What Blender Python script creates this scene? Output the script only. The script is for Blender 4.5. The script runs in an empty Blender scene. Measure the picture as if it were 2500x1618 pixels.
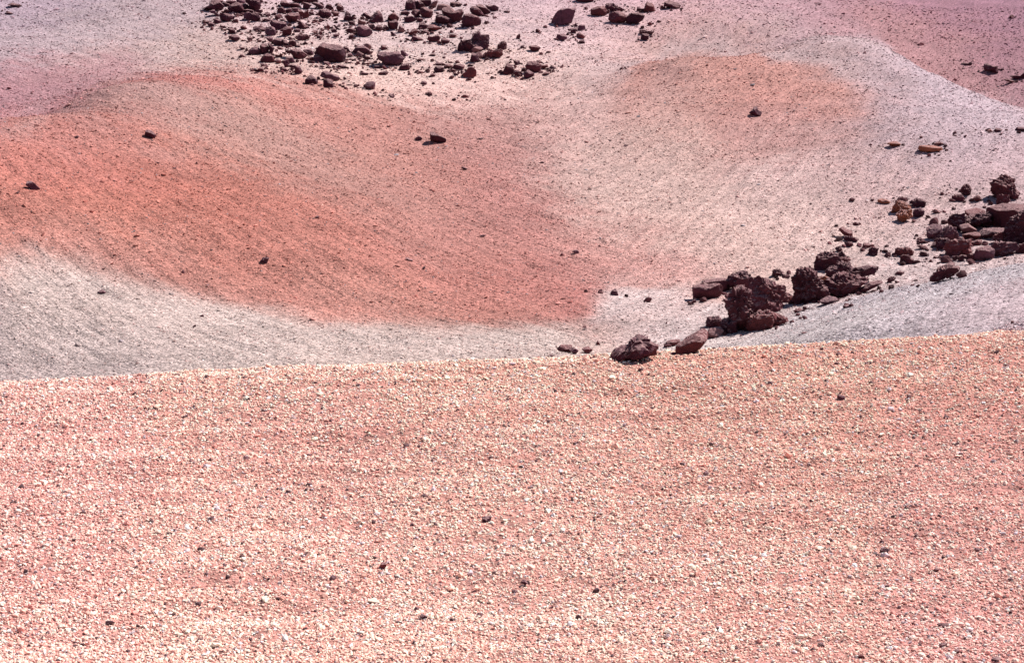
import bpy, math, random
import numpy as np
from mathutils import Vector

# ------------------------------------------------------------------ camera, sky, sun, exposure
scene = bpy.context.scene
COL = scene.collection
PITCH = math.radians(12.0)
FOCAL_PX = 3434.0                       # for a 2500 px wide frame
cam_data = bpy.data.cameras.new("camera")
cam_data.sensor_fit = 'HORIZONTAL'
cam_data.sensor_width = 36.0
cam_data.lens = 36.0 * FOCAL_PX / 2500.0
cam_data.clip_start = 0.05
cam_data.clip_end = 2000.0
cam = bpy.data.objects.new("camera", cam_data)
cam.location = (0.0, 0.0, 0.0)
cam.rotation_euler = (math.pi / 2 - PITCH, 0.0, 0.0)
COL.objects.link(cam)
scene.camera = cam

SUN_AZ, SUN_EL = math.radians(54.0), math.radians(49.0)     # azimuth to the right of the view direction (+Y)
world = bpy.data.worlds.new("World")
scene.world = world
world.use_nodes = True
wn, wl = world.node_tree.nodes, world.node_tree.links
sky = wn.new("ShaderNodeTexSky")
sky.sky_type = 'NISHITA'
sky.sun_disc = False
sky.sun_elevation = SUN_EL
sky.sun_rotation = SUN_AZ
sky.altitude = 2200.0
sky.dust_density = 0.6
wl.new(sky.outputs[0], wn["Background"].inputs[0])
wn["Background"].inputs[1].default_value = 0.055
sun_data = bpy.data.lights.new("sun", 'SUN')
sun_data.energy = 5.0
sun_data.angle = math.radians(0.53)
sun_data.color = (1.0, 0.93, 0.90)
sun = bpy.data.objects.new("sun", sun_data)
sd = Vector((math.sin(SUN_AZ) * math.cos(SUN_EL), math.cos(SUN_AZ) * math.cos(SUN_EL), math.sin(SUN_EL)))
sun.rotation_euler = sd.to_track_quat('Z', 'Y').to_euler()
sun.location = sd * 60
COL.objects.link(sun)
scene.view_settings.view_transform = 'Standard'
scene.view_settings.look = 'None'
scene.view_settings.gamma = 1.0
scene.view_settings.exposure = 0.75
scene.view_settings.use_curve_mapping = False
scene.cycles.max_bounces = 4
scene.cycles.diffuse_bounces = 2

# ------------------------------------------------------------------ noise and terrain (metres, camera eye at the origin)
def hash01(ix, iy, iz, seed):
    h = (ix.astype(np.int64) * 374761393 + iy.astype(np.int64) * 668265263 + iz.astype(np.int64) * 2147483647 + seed * 974634777)
    h = (h ^ (h >> 13)) * 1274126177
    h = h ^ (h >> 16)
    return (h & 0xFFFFFF).astype(np.float64) / 16777215.0

def vnoise3(p, seed=0):
    i = np.floor(p); f = p - i
    f = f * f * f * (f * (f * 6 - 15) + 10)
    i = i.astype(np.int64)
    out = 0.0
    for dx in (0, 1):
        wx = f[:, 0] if dx else 1 - f[:, 0]
        for dy in (0, 1):
            wy = f[:, 1] if dy else 1 - f[:, 1]
            for dz in (0, 1):
                wz = f[:, 2] if dz else 1 - f[:, 2]
                out = out + wx * wy * wz * hash01(i[:, 0] + dx, i[:, 1] + dy, i[:, 2] + dz, seed)
    return out * 2 - 1

def vnoise2(x, y, seed=0):
    ix = np.floor(x); iy = np.floor(y)
    fx = x - ix; fy = y - iy
    fx = fx * fx * fx * (fx * (fx * 6 - 15) + 10); fy = fy * fy * fy * (fy * (fy * 6 - 15) + 10)
    ix = ix.astype(np.int64); iy = iy.astype(np.int64); z = np.zeros_like(ix)
    a = hash01(ix, iy, z, seed); b = hash01(ix + 1, iy, z, seed)
    c = hash01(ix, iy + 1, z, seed); d = hash01(ix + 1, iy + 1, z, seed)
    return (a + (b - a) * fx + (c - a) * fy + (a - b - c + d) * fx * fy) * 2 - 1

CONTROL = np.array([[0.0,8.0,-3.77],[-3.13,8.0,-3.77],[3.13,8.0,-3.77],[0.0,11.2,-3.93],[-4.29,11.2,-3.96],[4.28,11.2,-3.85],[-2.23,11.2,-3.93],[2.23,11.2,-3.89],[-5.52,14.6,-4.19],[-2.87,14.6,-4.12],[0.0,14.6,-4.05],[2.86,14.6,-3.96],[5.49,14.6,-3.87],[-6.75,18.0,-4.49],[-5.13,18.0,-4.45],[-2.42,18.0,-4.31],[0.0,18.0,-4.23],[1.35,18.0,-4.18],[2.96,18.0,-4.09],[4.69,18.5,-4.12],[6.51,19.0,-4.15],[7.81,21.0,-4.41],[-11.61,31.0,-7.5],[-8.81,31.0,-7.36],[-5.1,31.0,-7.26],[-1.41,31.5,-7.19],[0.96,32.0,-7.2],[-12.61,34.0,-6.72],[-8.59,34.0,-7.03],[-4.56,34.0,-7.29],[-0.51,34.0,-7.24],[-13.63,37.0,-5.98],[-10.39,37.0,-6.53],[-7.13,37.0,-7.09],[-3.79,36.5,-7.33],[-15.14,41.5,-4.75],[-11.67,42.0,-5.3],[-8.0,42.0,-5.79],[-4.22,41.0,-6.38],[-0.58,39.5,-6.98],[-16.65,46.0,-3.53],[-13.24,48.0,-4.38],[-9.26,49.0,-4.89],[-4.81,47.0,-5.65],[-1.35,46.0,-6.34],[0.63,43.0,-6.95],[2.19,37.0,-7.09],[-16.8,53.0,-2.85],[-16.36,60.0,-2.12],[-12.21,58.0,-3.45],[-7.84,54.0,-4.77],[-3.79,52.0,-5.49],[-0.73,50.0,-6.01],[-15.59,68.0,-2.02],[-10.75,68.0,-2.89],[-5.71,66.0,-3.93],[-2.61,60.0,-5.12],[-21.62,60.0,-3.4],[-21.5,65.0,-2.94],[-27.22,76.0,-2.15],[-24.6,82.0,-1.17],[-33.79,95.0,0.5],[-27.27,96.0,1.31],[3.45,47.0,-6.48],[2.53,58.0,-5.29],[2.01,70.0,-3.37],[1.14,80.0,-1.59],[4.34,42.0,-7.04],[2.57,34.5,-7.24],[-15.94,86.0,-0.5],[-8.39,84.0,-0.96],[-9.64,97.0,1.59],[-17.89,97.0,1.86],[0.0,97.0,1.59],[6.41,90.0,-0.02],[0.0,125.0,6.85],[-33.43,125.0,6.85],[34.23,128.0,7.02],[-39.55,112.0,4.3],[40.61,115.0,4.42],[6.47,64.0,-3.99],[9.86,62.0,-4.4],[14.11,61.0,-4.33],[7.43,74.0,-2.3],[12.11,77.0,-1.42],[15.22,76.0,-1.61],[17.79,73.0,-2.27],[14.41,92.0,0.23],[17.95,84.0,-0.02],[20.54,80.0,-0.58],[22.27,74.0,-2.2],[23.49,68.0,-3.37],[11.13,98.0,1.61],[18.8,102.0,2.24],[28.17,99.0,0.53],[34.27,105.0,1.72],[32.31,92.0,-1.05],[28.94,82.0,-2.78],[18.79,62.0,-3.87],[21.34,60.0,-4.26],[15.17,55.0,-5.01],[17.94,50.0,-5.72],[8.49,53.0,-5.6],[8.96,47.0,-6.48],[12.18,49.0,-6.18],[6.07,46.0,-6.34],[14.16,46.0,-6.34],[2.82,31.5,-7.21],[4.84,32.5,-7.12],[5.98,33.5,-7.03],[9.56,38.0,-6.94],[15.19,43.0,-6.72],[3.9,29.0,-6.54],[6.14,29.5,-6.1],[8.72,31.0,-5.75],[11.97,33.0,-5.43],[6.45,25.5,-5.35],[8.48,26.0,-5.06],[9.19,25.0,-4.79],[-17.51,51.0,-3.06],[-19.59,57.0,-3.8],[-19.34,61.0,-3.37],[-17.89,60.5,-2.22],[-22.63,66.0,-3.59],[8.37,75.0,-1.49],[9.15,82.0,-1.86],[13.22,84.0,-1.9],[14.13,90.0,-0.83],[21.82,75.5,-1.92],[23.72,82.0,-2.55],[23.16,70.0,-3.27],[25.17,76.0,-3.92],[27.76,84.0,-3.47],[0,0,-1.75],[6,0,-1.7],[-6,0,-1.8],[0,4.5,-2.9],[0,-15,-0.8],[-25,-5,-1.5],[25,-5,-1.0],[0,24,-6.9],[-7,23,-6.6],[5,24,-6.7],[-12,24,-7.2],[0,160,14],[-90,150,16],[90,150,18],[0,220,32],[-150,200,36],[150,200,38],[-60,90,4],[60,95,6],[-45,50,-0.5],[48,55,-1.5],[-30,32,-6],[30,30,-4.0],[-22,14,-4.6],[20,14,-3.6],[-120,60,12],[120,60,12],[-80,0,4],[80,0,6],[0,-90,6]])          # surveyed ground points x, y, z

def tps_fit(P):
    n = len(P)
    d = np.hypot(P[:, None, 0] - P[None, :, 0], P[:, None, 1] - P[None, :, 1])
    K = np.where(d > 1e-9, d * d * np.log(np.maximum(d, 1e-9)), 0.0) + np.eye(n) * 2.0
    Q = np.hstack([np.ones((n, 1)), P[:, :2]])
    A = np.block([[K, Q], [Q.T, np.zeros((3, 3))]])
    return np.linalg.solve(A, np.concatenate([P[:, 2], np.zeros(3)]))

TPS_W = tps_fit(CONTROL)

def base_height(x, y):
    x = np.asarray(x, float).ravel(); y = np.asarray(y, float).ravel()
    out = np.empty_like(x)
    for s in range(0, len(x), 60000):
        xs, ys = x[s:s + 60000, None], y[s:s + 60000, None]
        d2 = (xs - CONTROL[None, :, 0]) ** 2 + (ys - CONTROL[None, :, 1]) ** 2
        k = 0.5 * d2 * np.log(np.maximum(d2, 1e-12))
        out[s:s + 60000] = k @ TPS_W[:-3] + TPS_W[-3] + xs[:, 0] * TPS_W[-2] + ys[:, 0] * TPS_W[-1]
    return out

def rill_coords(x, y):
    # rills run down the fall of each flank: left flank one way, right flank the other
    left = np.degrees(np.arctan2(x, np.maximum(y, .1))) + 2.6 * vnoise2(x / 5.0, y / 9.0, 51) + 1.6 * vnoise2(x / 0.5, y / 0.8, 52) < 4.0 - 0.10 * (np.hypot(x, y) - 45.0)
    def along_across(deg):
        t = math.radians(deg); c, s = math.cos(t), math.sin(t)
        return x * c + y * s, -x * s + y * c
    al, ac = along_across(-49.0); bl, bc = along_across(62.0)
    return np.where(left, al, bl + 300), np.where(left, ac, bc + 300)

def rills(x, y):
    l, c = rill_coords(x, y)
    return vnoise2(l * 0.5, c * 2.6, 41) + 0.8 * vnoise2(l * 1.1, c * 6.0, 42)

def ground_height(x, y):
    x = np.asarray(x, float).ravel(); y = np.asarray(y, float).ravel()
    r = np.hypot(x, y)
    far = np.clip((r - 20) / 20, 0, 1)
    z = base_height(x, y)
    z = z + (0.05 + 0.10 * far) * vnoise2(x / 6.0 + 3.1, y / 6.0, 1)
    z = z + (0.045 + 0.01 * far) * vnoise2(x / 1.9, y / 1.9, 2) + 0.020 * vnoise2(x / 0.6, y / 0.6, 3)
    z = z + 0.024 * (1 - far) * vnoise2(x / 1.7, y / 0.33, 19) * np.clip((r - 6) / 3, 0, 1)
    return z + 0.029 * far * rills(x, y)

# ground colour survey: x, y, albedo r, g, b  (kind of gravel lying there)
SURVEY = np.array([[-3.01,8.09,0.881,0.481,0.401],[-1.64,8.07,0.904,0.518,0.421],[0.0,8.19,0.904,0.53,0.431],[1.65,8.12,0.896,0.508,0.416],[3.04,8.16,0.857,0.465,0.401],[-3.56,9.67,0.881,0.476,0.401],[-1.96,9.78,0.896,0.508,0.416],[0.0,9.91,0.912,0.535,0.436],[1.96,9.76,0.912,0.518,0.421],[3.58,9.73,0.865,0.476,0.401],[-4.34,11.96,0.881,0.481,0.406],[-2.38,12.01,0.896,0.508,0.416],[0.0,12.02,0.912,0.53,0.426],[2.35,11.86,0.904,0.518,0.416],[4.23,11.66,0.873,0.486,0.406],[-5.25,14.59,0.873,0.476,0.401],[-2.8,14.27,0.896,0.502,0.411],[0.0,14.0,0.904,0.518,0.416],[2.72,13.86,0.904,0.513,0.406],[4.87,13.55,0.873,0.476,0.391],[-5.87,16.41,0.873,0.491,0.411],[-3.13,16.03,0.896,0.513,0.411],[0.0,16.05,0.912,0.53,0.416],[3.16,16.22,0.912,0.524,0.406],[5.63,15.8,0.881,0.481,0.386],[4.98,16.69,0.896,0.508,0.396],[4.38,29.34,0.496,0.417,0.393],[6.09,27.29,0.42,0.365,0.359],[7.61,25.63,0.393,0.332,0.342],[9.09,25.54,0.41,0.316,0.326],[9.47,30.48,0.401,0.348,0.359],[11.04,30.65,0.41,0.356,0.367],[7.26,28.78,0.42,0.365,0.367],[-11.4,31.51,0.351,0.275,0.26],[-8.86,31.19,0.359,0.288,0.273],[-6.13,31.56,0.382,0.309,0.279],[-3.42,32.74,0.407,0.316,0.273],[-0.49,33.0,0.432,0.33,0.286],[1.49,33.33,0.432,0.33,0.293],[-12.25,34.11,0.343,0.281,0.273],[-9.58,33.95,0.343,0.281,0.266],[-6.58,34.02,0.374,0.295,0.266],[-4.01,33.63,0.407,0.309,0.266],[-13.11,36.73,0.367,0.281,0.26],[-11.31,36.46,0.359,0.281,0.26],[-9.02,35.8,0.374,0.275,0.247],[-13.65,38.38,0.432,0.22,0.169],[-11.29,38.33,0.424,0.206,0.157],[-8.25,37.17,0.424,0.22,0.174],[-5.4,36.39,0.424,0.226,0.179],[-2.67,35.94,0.424,0.226,0.179],[-14.24,40.18,0.365,0.146,0.113],[-14.89,42.21,0.356,0.131,0.1],[-15.61,44.42,0.352,0.126,0.098],[-13.85,45.36,0.352,0.126,0.098],[-12.78,41.62,0.361,0.136,0.104],[-11.75,47.51,0.356,0.133,0.102],[-10.45,41.97,0.365,0.138,0.104],[-9.73,38.87,0.365,0.144,0.111],[-8.62,45.46,0.365,0.144,0.111],[-7.85,41.12,0.365,0.141,0.109],[-7.35,38.31,0.37,0.151,0.12],[-5.74,43.55,0.365,0.151,0.12],[-5.3,39.98,0.365,0.146,0.116],[-5.02,37.64,0.37,0.16,0.128],[-3.09,42.03,0.361,0.151,0.125],[-2.82,38.14,0.365,0.149,0.12],[-0.58,39.32,0.352,0.144,0.12],[-0.65,43.84,0.352,0.16,0.135],[1.53,39.92,0.338,0.136,0.116],[1.67,43.52,0.343,0.146,0.128],[1.95,36.56,0.343,0.146,0.125],[0.0,36.04,0.361,0.16,0.13],[-15.79,47.44,0.361,0.146,0.123],[-13.9,50.58,0.361,0.144,0.116],[-16.83,47.7,0.37,0.165,0.145],[-16.16,50.9,0.365,0.174,0.154],[-14.99,54.75,0.343,0.174,0.156],[-14.73,58.89,0.33,0.226,0.205],[-12.22,58.05,0.323,0.215,0.189],[-9.94,56.3,0.323,0.204,0.179],[-7.61,53.46,0.338,0.183,0.155],[-5.33,49.4,0.338,0.183,0.155],[-3.38,46.22,0.345,0.173,0.146],[-10.73,53.71,0.352,0.169,0.137],[-12.8,55.42,0.359,0.173,0.146],[-15.81,67.23,0.393,0.155,0.134],[-13.24,66.86,0.393,0.151,0.126],[-10.58,66.9,0.393,0.169,0.138],[-7.41,64.25,0.385,0.179,0.151],[-5.43,62.61,0.377,0.183,0.155],[-9.55,60.15,0.362,0.193,0.164],[-5.89,58.07,0.37,0.183,0.151],[-3.17,54.47,0.37,0.174,0.147],[-1.83,63.24,0.354,0.174,0.155],[0.0,57.88,0.347,0.164,0.147],[0.0,50.5,0.347,0.16,0.142],[-2.08,47.33,0.354,0.164,0.142],[-24.71,72.3,0.346,0.186,0.203],[-22.69,72.51,0.354,0.186,0.198],[-21.17,61.74,0.378,0.186,0.192],[-21.83,76.19,0.387,0.232,0.227],[-29.98,86.88,0.378,0.285,0.301],[-26.68,89.19,0.395,0.307,0.316],[-21.49,83.61,0.421,0.314,0.301],[-23.98,93.75,0.395,0.3,0.309],[-17.6,82.13,0.43,0.307,0.273],[-13.8,74.07,0.439,0.285,0.253],[-34.49,100.42,0.362,0.272,0.309],[-14.17,90.53,0.513,0.367,0.353],[-8.89,89.14,0.502,0.376,0.361],[-3.9,91.48,0.491,0.367,0.361],[-3.49,81.29,0.535,0.394,0.361],[-7.57,75.39,0.569,0.403,0.353],[-3.18,73.96,0.569,0.376,0.335],[-12.38,78.65,0.546,0.385,0.344],[0.0,77.35,0.558,0.385,0.344],[1.26,88.61,0.491,0.349,0.344],[6.45,90.57,0.491,0.341,0.335],[6.95,97.9,0.46,0.3,0.319],[12.11,94.71,0.44,0.277,0.295],[18.16,98.41,0.41,0.248,0.272],[0.0,98.28,0.45,0.316,0.335],[-12.67,99.28,0.46,0.333,0.361],[0.97,66.97,0.455,0.279,0.25],[2.66,61.2,0.455,0.307,0.276],[4.9,68.11,0.445,0.293,0.27],[3.17,54.4,0.464,0.321,0.283],[5.82,57.3,0.464,0.321,0.283],[7.38,50.53,0.464,0.321,0.283],[5.08,49.61,0.464,0.314,0.276],[10.09,53.28,0.455,0.321,0.297],[7.23,44.71,0.464,0.321,0.283],[3.33,45.36,0.445,0.253,0.22],[2.51,42.58,0.427,0.205,0.181],[4.25,41.04,0.436,0.253,0.226],[3.25,36.55,0.445,0.351,0.333],[4.24,35.65,0.436,0.351,0.341],[8.96,47.02,0.464,0.328,0.297],[13.71,55.56,0.427,0.293,0.283],[10.59,45.06,0.455,0.328,0.297],[13.83,49.83,0.436,0.3,0.283],[17.93,53.64,0.401,0.279,0.283],[12.45,42.23,0.436,0.336,0.326],[15.64,46.38,0.418,0.3,0.29],[6.71,75.63,0.39,0.292,0.285],[9.97,87.27,0.399,0.253,0.216],[11.46,89.23,0.407,0.211,0.173],[10.52,73.43,0.407,0.205,0.168],[12.15,70.5,0.399,0.189,0.158],[14.11,70.16,0.39,0.189,0.158],[9.59,66.62,0.399,0.2,0.173],[12.04,64.22,0.366,0.179,0.168],[15.5,67.31,0.382,0.189,0.168],[7.96,69.23,0.407,0.234,0.199],[6.48,64.16,0.416,0.265,0.228],[9.78,61.49,0.399,0.234,0.205],[13.11,60.43,0.39,0.253,0.234],[16.36,63.03,0.366,0.253,0.252],[13.97,88.98,0.382,0.265,0.252],[16.87,91.04,0.366,0.259,0.265],[17.8,77.97,0.39,0.285,0.285],[19.35,75.17,0.399,0.299,0.313],[20.61,71.84,0.399,0.313,0.342],[18.56,67.92,0.374,0.272,0.285],[19.76,65.33,0.39,0.306,0.334],[22.8,68.91,0.39,0.299,0.32],[17.49,60.52,0.366,0.279,0.299],[19.83,59.62,0.366,0.265,0.278],[18.33,70.93,0.374,0.259,0.259],[24.05,93.71,0.354,0.171,0.157],[27.07,90.14,0.347,0.171,0.162],[26.58,98.33,0.318,0.148,0.162],[30.38,96.95,0.29,0.144,0.172],[31.6,92.24,0.283,0.144,0.172],[34.46,101.04,0.257,0.131,0.172],[30.27,106.71,0.264,0.135,0.172],[22.7,99.91,0.297,0.162,0.188],[29.9,86.9,0.311,0.166,0.182],[21.99,96.6,0.339,0.217,0.233]])

# seams where one bed of gravel meets another: axis, side, reach, softness, albedo, points x, y
SEAMS = [('l',-1,1.7,0.16,(0.407,0.205,0.173),[5.79,74.84,9.56,85.7,12.75,87.48,13.81,76.68,15.97,74.35,17.44,71.49]),('l',1,0.45,0.1,(0.399,0.292,0.285),[5.83,75.31,9.67,86.72,12.88,88.42,13.94,77.41,16.07,74.85,17.6,72.19]),('l',-1,0.9,0.16,(0.407,0.313,0.338),[23.07,95.27,24.09,93.42,21.67,74.99,22.86,73.07,23.46,69.87,23.2,64.92]),('l',1,1.1,0.2,(0.339,0.181,0.185),[23.41,96.75,24.35,94.51,25.6,88.65,27.07,86.58,26.6,79.29,24.24,67.87]),('l',1,0.9,0.18,(0.378,0.214,0.221),[-18.06,50.25,-20.47,59.65,-20.43,61.89,-21.26,69.28,-21.37,73.78,-20.51,76.99]),('l',-1,0.5,0.15,(0.393,0.22,0.199),[-17.51,48.69,-17.31,50.39,-17.22,52.12,-19.34,62.96,-20.4,70.38,-19.45,72.95]),('l',1,0.8,0.18,(0.362,0.154,0.124),[-13.88,37.92,-11.7,37.79,-9.28,36.93,-7.0,36.34,-4.76,35.58,-2.62,35.22,-0.52,34.81,1.58,35.39]),('l',-1,2.2,0.16,(0.432,0.345,0.313),[-13.83,37.76,-11.65,37.63,-9.24,36.73,-6.96,36.1,-4.72,35.3,-2.59,34.79,-0.51,34.33,1.57,35.1]),('a',-1,0.9,0.16,(0.333,0.133,0.116),[1.85,35.51,2.16,36.91,2.34,37.96,2.66,39.97]),('a',1,1.0,0.08,(0.455,0.359,0.341),[1.95,35.52,2.26,36.87,2.45,37.92,2.77,39.84]),('l',-1,0.7,0.08,(0.464,0.366,0.349),[2.8,39.48,3.66,39.95,5.21,40.96]),('l',1,0.7,0.1,(0.436,0.247,0.22),[2.84,39.95,3.7,40.31,5.24,41.26])]

def survey_colour(x, y):
    rl, rc = rill_coords(x, y)
    rag = vnoise2(rl * 0.16, rc * 1.5, 15) + 0.7 * vnoise2(rl * 0.4, rc * 4.0, 16)          # beds run out in downslope tongues
    jx = 0.30 * vnoise2(x / 2.5, y / 2.5, 11) + 0.22 * vnoise2(x / 0.7, y / 0.7, 12)
    jy = 0.30 * vnoise2(x / 2.5 + 40, y / 2.5, 13) + 0.22 * vnoise2(x / 0.7, y / 0.7 + 9, 14) + 0.28 * rag
    def pol(px, py):
        return np.arctan2(px, np.maximum(py, 0.1)) / 0.040, np.log(np.hypot(px, py) + 1e-6) / 0.085
    a0, l0 = pol(x, y)
    a = a0 + jx * 0.9; l = l0 + jy * 0.9
    sa, sl = pol(SURVEY[:, 0], SURVEY[:, 1])
    out = np.empty((len(x), 3))
    for s in range(0, len(x), 60000):
        d2 = (a[s:s + 60000, None] - sa[None]) ** 2 + (l[s:s + 60000, None] - sl[None]) ** 2
        d2 -= d2.min(axis=1, keepdims=True)
        w = np.exp(-d2 / (2 * 0.70 ** 2))
        out[s:s + 60000] = (w @ SURVEY[:, 2:]) / w.sum(axis=1, keepdims=True)
    a = a0 + jx * 0.25; l = l0 + jy * 0.30
    for axis, side, reach, soft, rgb, pts in SEAMS:
        pa, pl = pol(np.array(pts[0::2]), np.array(pts[1::2]))
        if axis == 'l':
            o = np.argsort(pa); t0, t1, d = pa[o][0], pa[o][-1], l - np.interp(a, pa[o], pl[o]); t = a
        else:
            o = np.argsort(pl); t0, t1, d = pl[o][0], pl[o][-1], a - np.interp(l, pl[o], pa[o]); t = l
        d = d * side
        m = 1 / (1 + np.exp(-np.clip(d / soft, -30, 30))) * np.exp(-(np.maximum(d, 0) / reach) ** 2)
        e = np.clip((t - t0 + 0.5) / 0.9, 0, 1) * np.clip((t1 + 0.5 - t) / 0.9, 0, 1)
        m = (m * e * e * (3 - 2 * e))[:, None]
        out = out * (1 - m) + np.array(rgb) * m
    band = 1.0 + 0.07 * vnoise2(x / 2.2, y / 0.5, 17) + 0.05 * vnoise2(x / 5.0, y / 1.4, 18)
    return out * band[:, None]

def mesh_from_arrays(name, verts, faces, smooth=True):
    me = bpy.data.meshes.new(name)
    nv, nf, k = len(verts), len(faces), faces.shape[1]
    me.vertices.add(nv); me.vertices.foreach_set("co", np.ascontiguousarray(verts, np.float32).ravel())
    me.loops.add(nf * k); me.loops.foreach_set("vertex_index", np.ascontiguousarray(faces, np.int32).ravel())
    me.polygons.add(nf)
    me.polygons.foreach_set("loop_start", np.arange(nf, dtype=np.int32) * k)
    me.polygons.foreach_set("use_smooth", np.full(nf, smooth))
    me.update(calc_edges=True)
    return me

# ------------------------------------------------------------------ materials
def new_mat(name):
    m = bpy.data.materials.new(name); m.use_nodes = True
    nt = m.node_tree
    return m, nt.nodes, nt.links, nt.nodes["Principled BSDF"]

def mat_ground():
    m, N, L, b = new_mat("pumice_ground")
    b.inputs["Roughness"].default_value = 0.95
    b.inputs["Specular IOR Level"].default_value = 0.15
    geo = N.new("ShaderNodeNewGeometry")
    att = N.new("ShaderNodeAttribute"); att.attribute_name = "gravel_colour"
    sat = N.new("ShaderNodeAttribute"); sat.attribute_name = "stria"
    def noise(scale, detail, rough, vec=None):
        n = N.new("ShaderNodeTexNoise"); n.inputs["Scale"].default_value = scale
        n.inputs["Detail"].default_value = detail; n.inputs["Roughness"].default_value = rough
        L.new(vec if vec else geo.outputs["Position"], n.inputs["Vector"]); return n
    n1 = noise(9.0, 5, 0.75); n2 = noise(30.0, 3, 0.7)
    n0 = noise(0.55, 4, 0.6)
    st = noise(1.0, 4, 0.6, sat.outputs["Vector"])
    vo = N.new("ShaderNodeTexVoronoi"); vo.inputs["Scale"].default_value = 14.0
    L.new(geo.outputs["Position"], vo.inputs["Vector"])
    def ramp(src, lo, hi, a, c):
        r = N.new("ShaderNodeMapRange"); r.inputs[1].default_value = lo; r.inputs[2].default_value = hi
        r.inputs[3].default_value = a; r.inputs[4].default_value = c
        L.new(src, r.inputs[0]); return r.outputs[0]
    def mul(a, c):
        x = N.new("ShaderNodeMath"); x.operation = 'MULTIPLY'; L.new(a, x.inputs[0]); L.new(c, x.inputs[1]); return x.outputs[0]
    f = mul(ramp(n1.outputs[0], 0.3, 0.7, 0.62, 1.34), ramp(n2.outputs[0], 0.3, 0.7, 0.70, 1.28))
    f = mul(f, ramp(n0.outputs[0], 0.3, 0.7, 0.94, 1.06))
    f = mul(f, ramp(st.outputs[0], 0.35, 0.65, 0.86, 1.11))
    sep = N.new("ShaderNodeSeparateColor"); L.new(vo.outputs["Color"], sep.inputs[0])
    f = mul(f, ramp(sep.outputs[0], 0.0, 1.0, 0.66, 1.30))
    vm = N.new("ShaderNodeVectorMath"); vm.operation = 'SCALE'
    L.new(att.outputs["Color"], vm.inputs[0]); L.new(f, vm.inputs["Scale"])
    L.new(vm.outputs[0], b.inputs["Base Color"])
    h = N.new("ShaderNodeMath"); h.operation = 'ADD'
    L.new(n1.outputs[0], h.inputs[0]); L.new(ramp(vo.outputs["Distance"], 0.0, 0.8, 0.8, 0.0), h.inputs[1])
    h2 = N.new("ShaderNodeMath"); h2.operation = 'ADD'
    L.new(h.outputs[0], h2.inputs[0]); L.new(ramp(st.outputs[0], 0.3, 0.7, 0, 0.8), h2.inputs[1])
    bp = N.new("ShaderNodeBump"); bp.inputs["Strength"].default_value = 0.55; bp.inputs["Distance"].default_value = 0.06
    L.new(h2.outputs[0], bp.inputs["Height"]); L.new(bp.outputs[0], b.inputs["Normal"])
    return m

def mat_pebble():
    m, N, L, b = new_mat("pumice_pebble")
    b.inputs["Roughness"].default_value = 0.9
    b.inputs["Specular IOR Level"].default_value = 0.2
    att = N.new("ShaderNodeAttribute"); att.attribute_type = 'INSTANCER'; att.attribute_name = "pebble_colour"
    tc = N.new("ShaderNodeTexCoord")
    n = N.new("ShaderNodeTexNoise"); n.inputs["Scale"].default_value = 2.2; n.inputs["Detail"].default_value = 3
    L.new(tc.outputs["Object"], n.inputs["Vector"])
    r = N.new("ShaderNodeMapRange"); r.inputs[1].default_value = 0.3; r.inputs[2].default_value = 0.7
    r.inputs[3].default_value = 0.85; r.inputs[4].default_value = 1.15
    L.new(n.outputs[0], r.inputs[0])
    vm = N.new("ShaderNodeVectorMath"); vm.operation = 'SCALE'
    L.new(att.outputs["Color"], vm.inputs[0]); L.new(r.outputs[0], vm.inputs["Scale"])
    L.new(vm.outputs[0], b.inputs["Base Color"])
    return m

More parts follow.
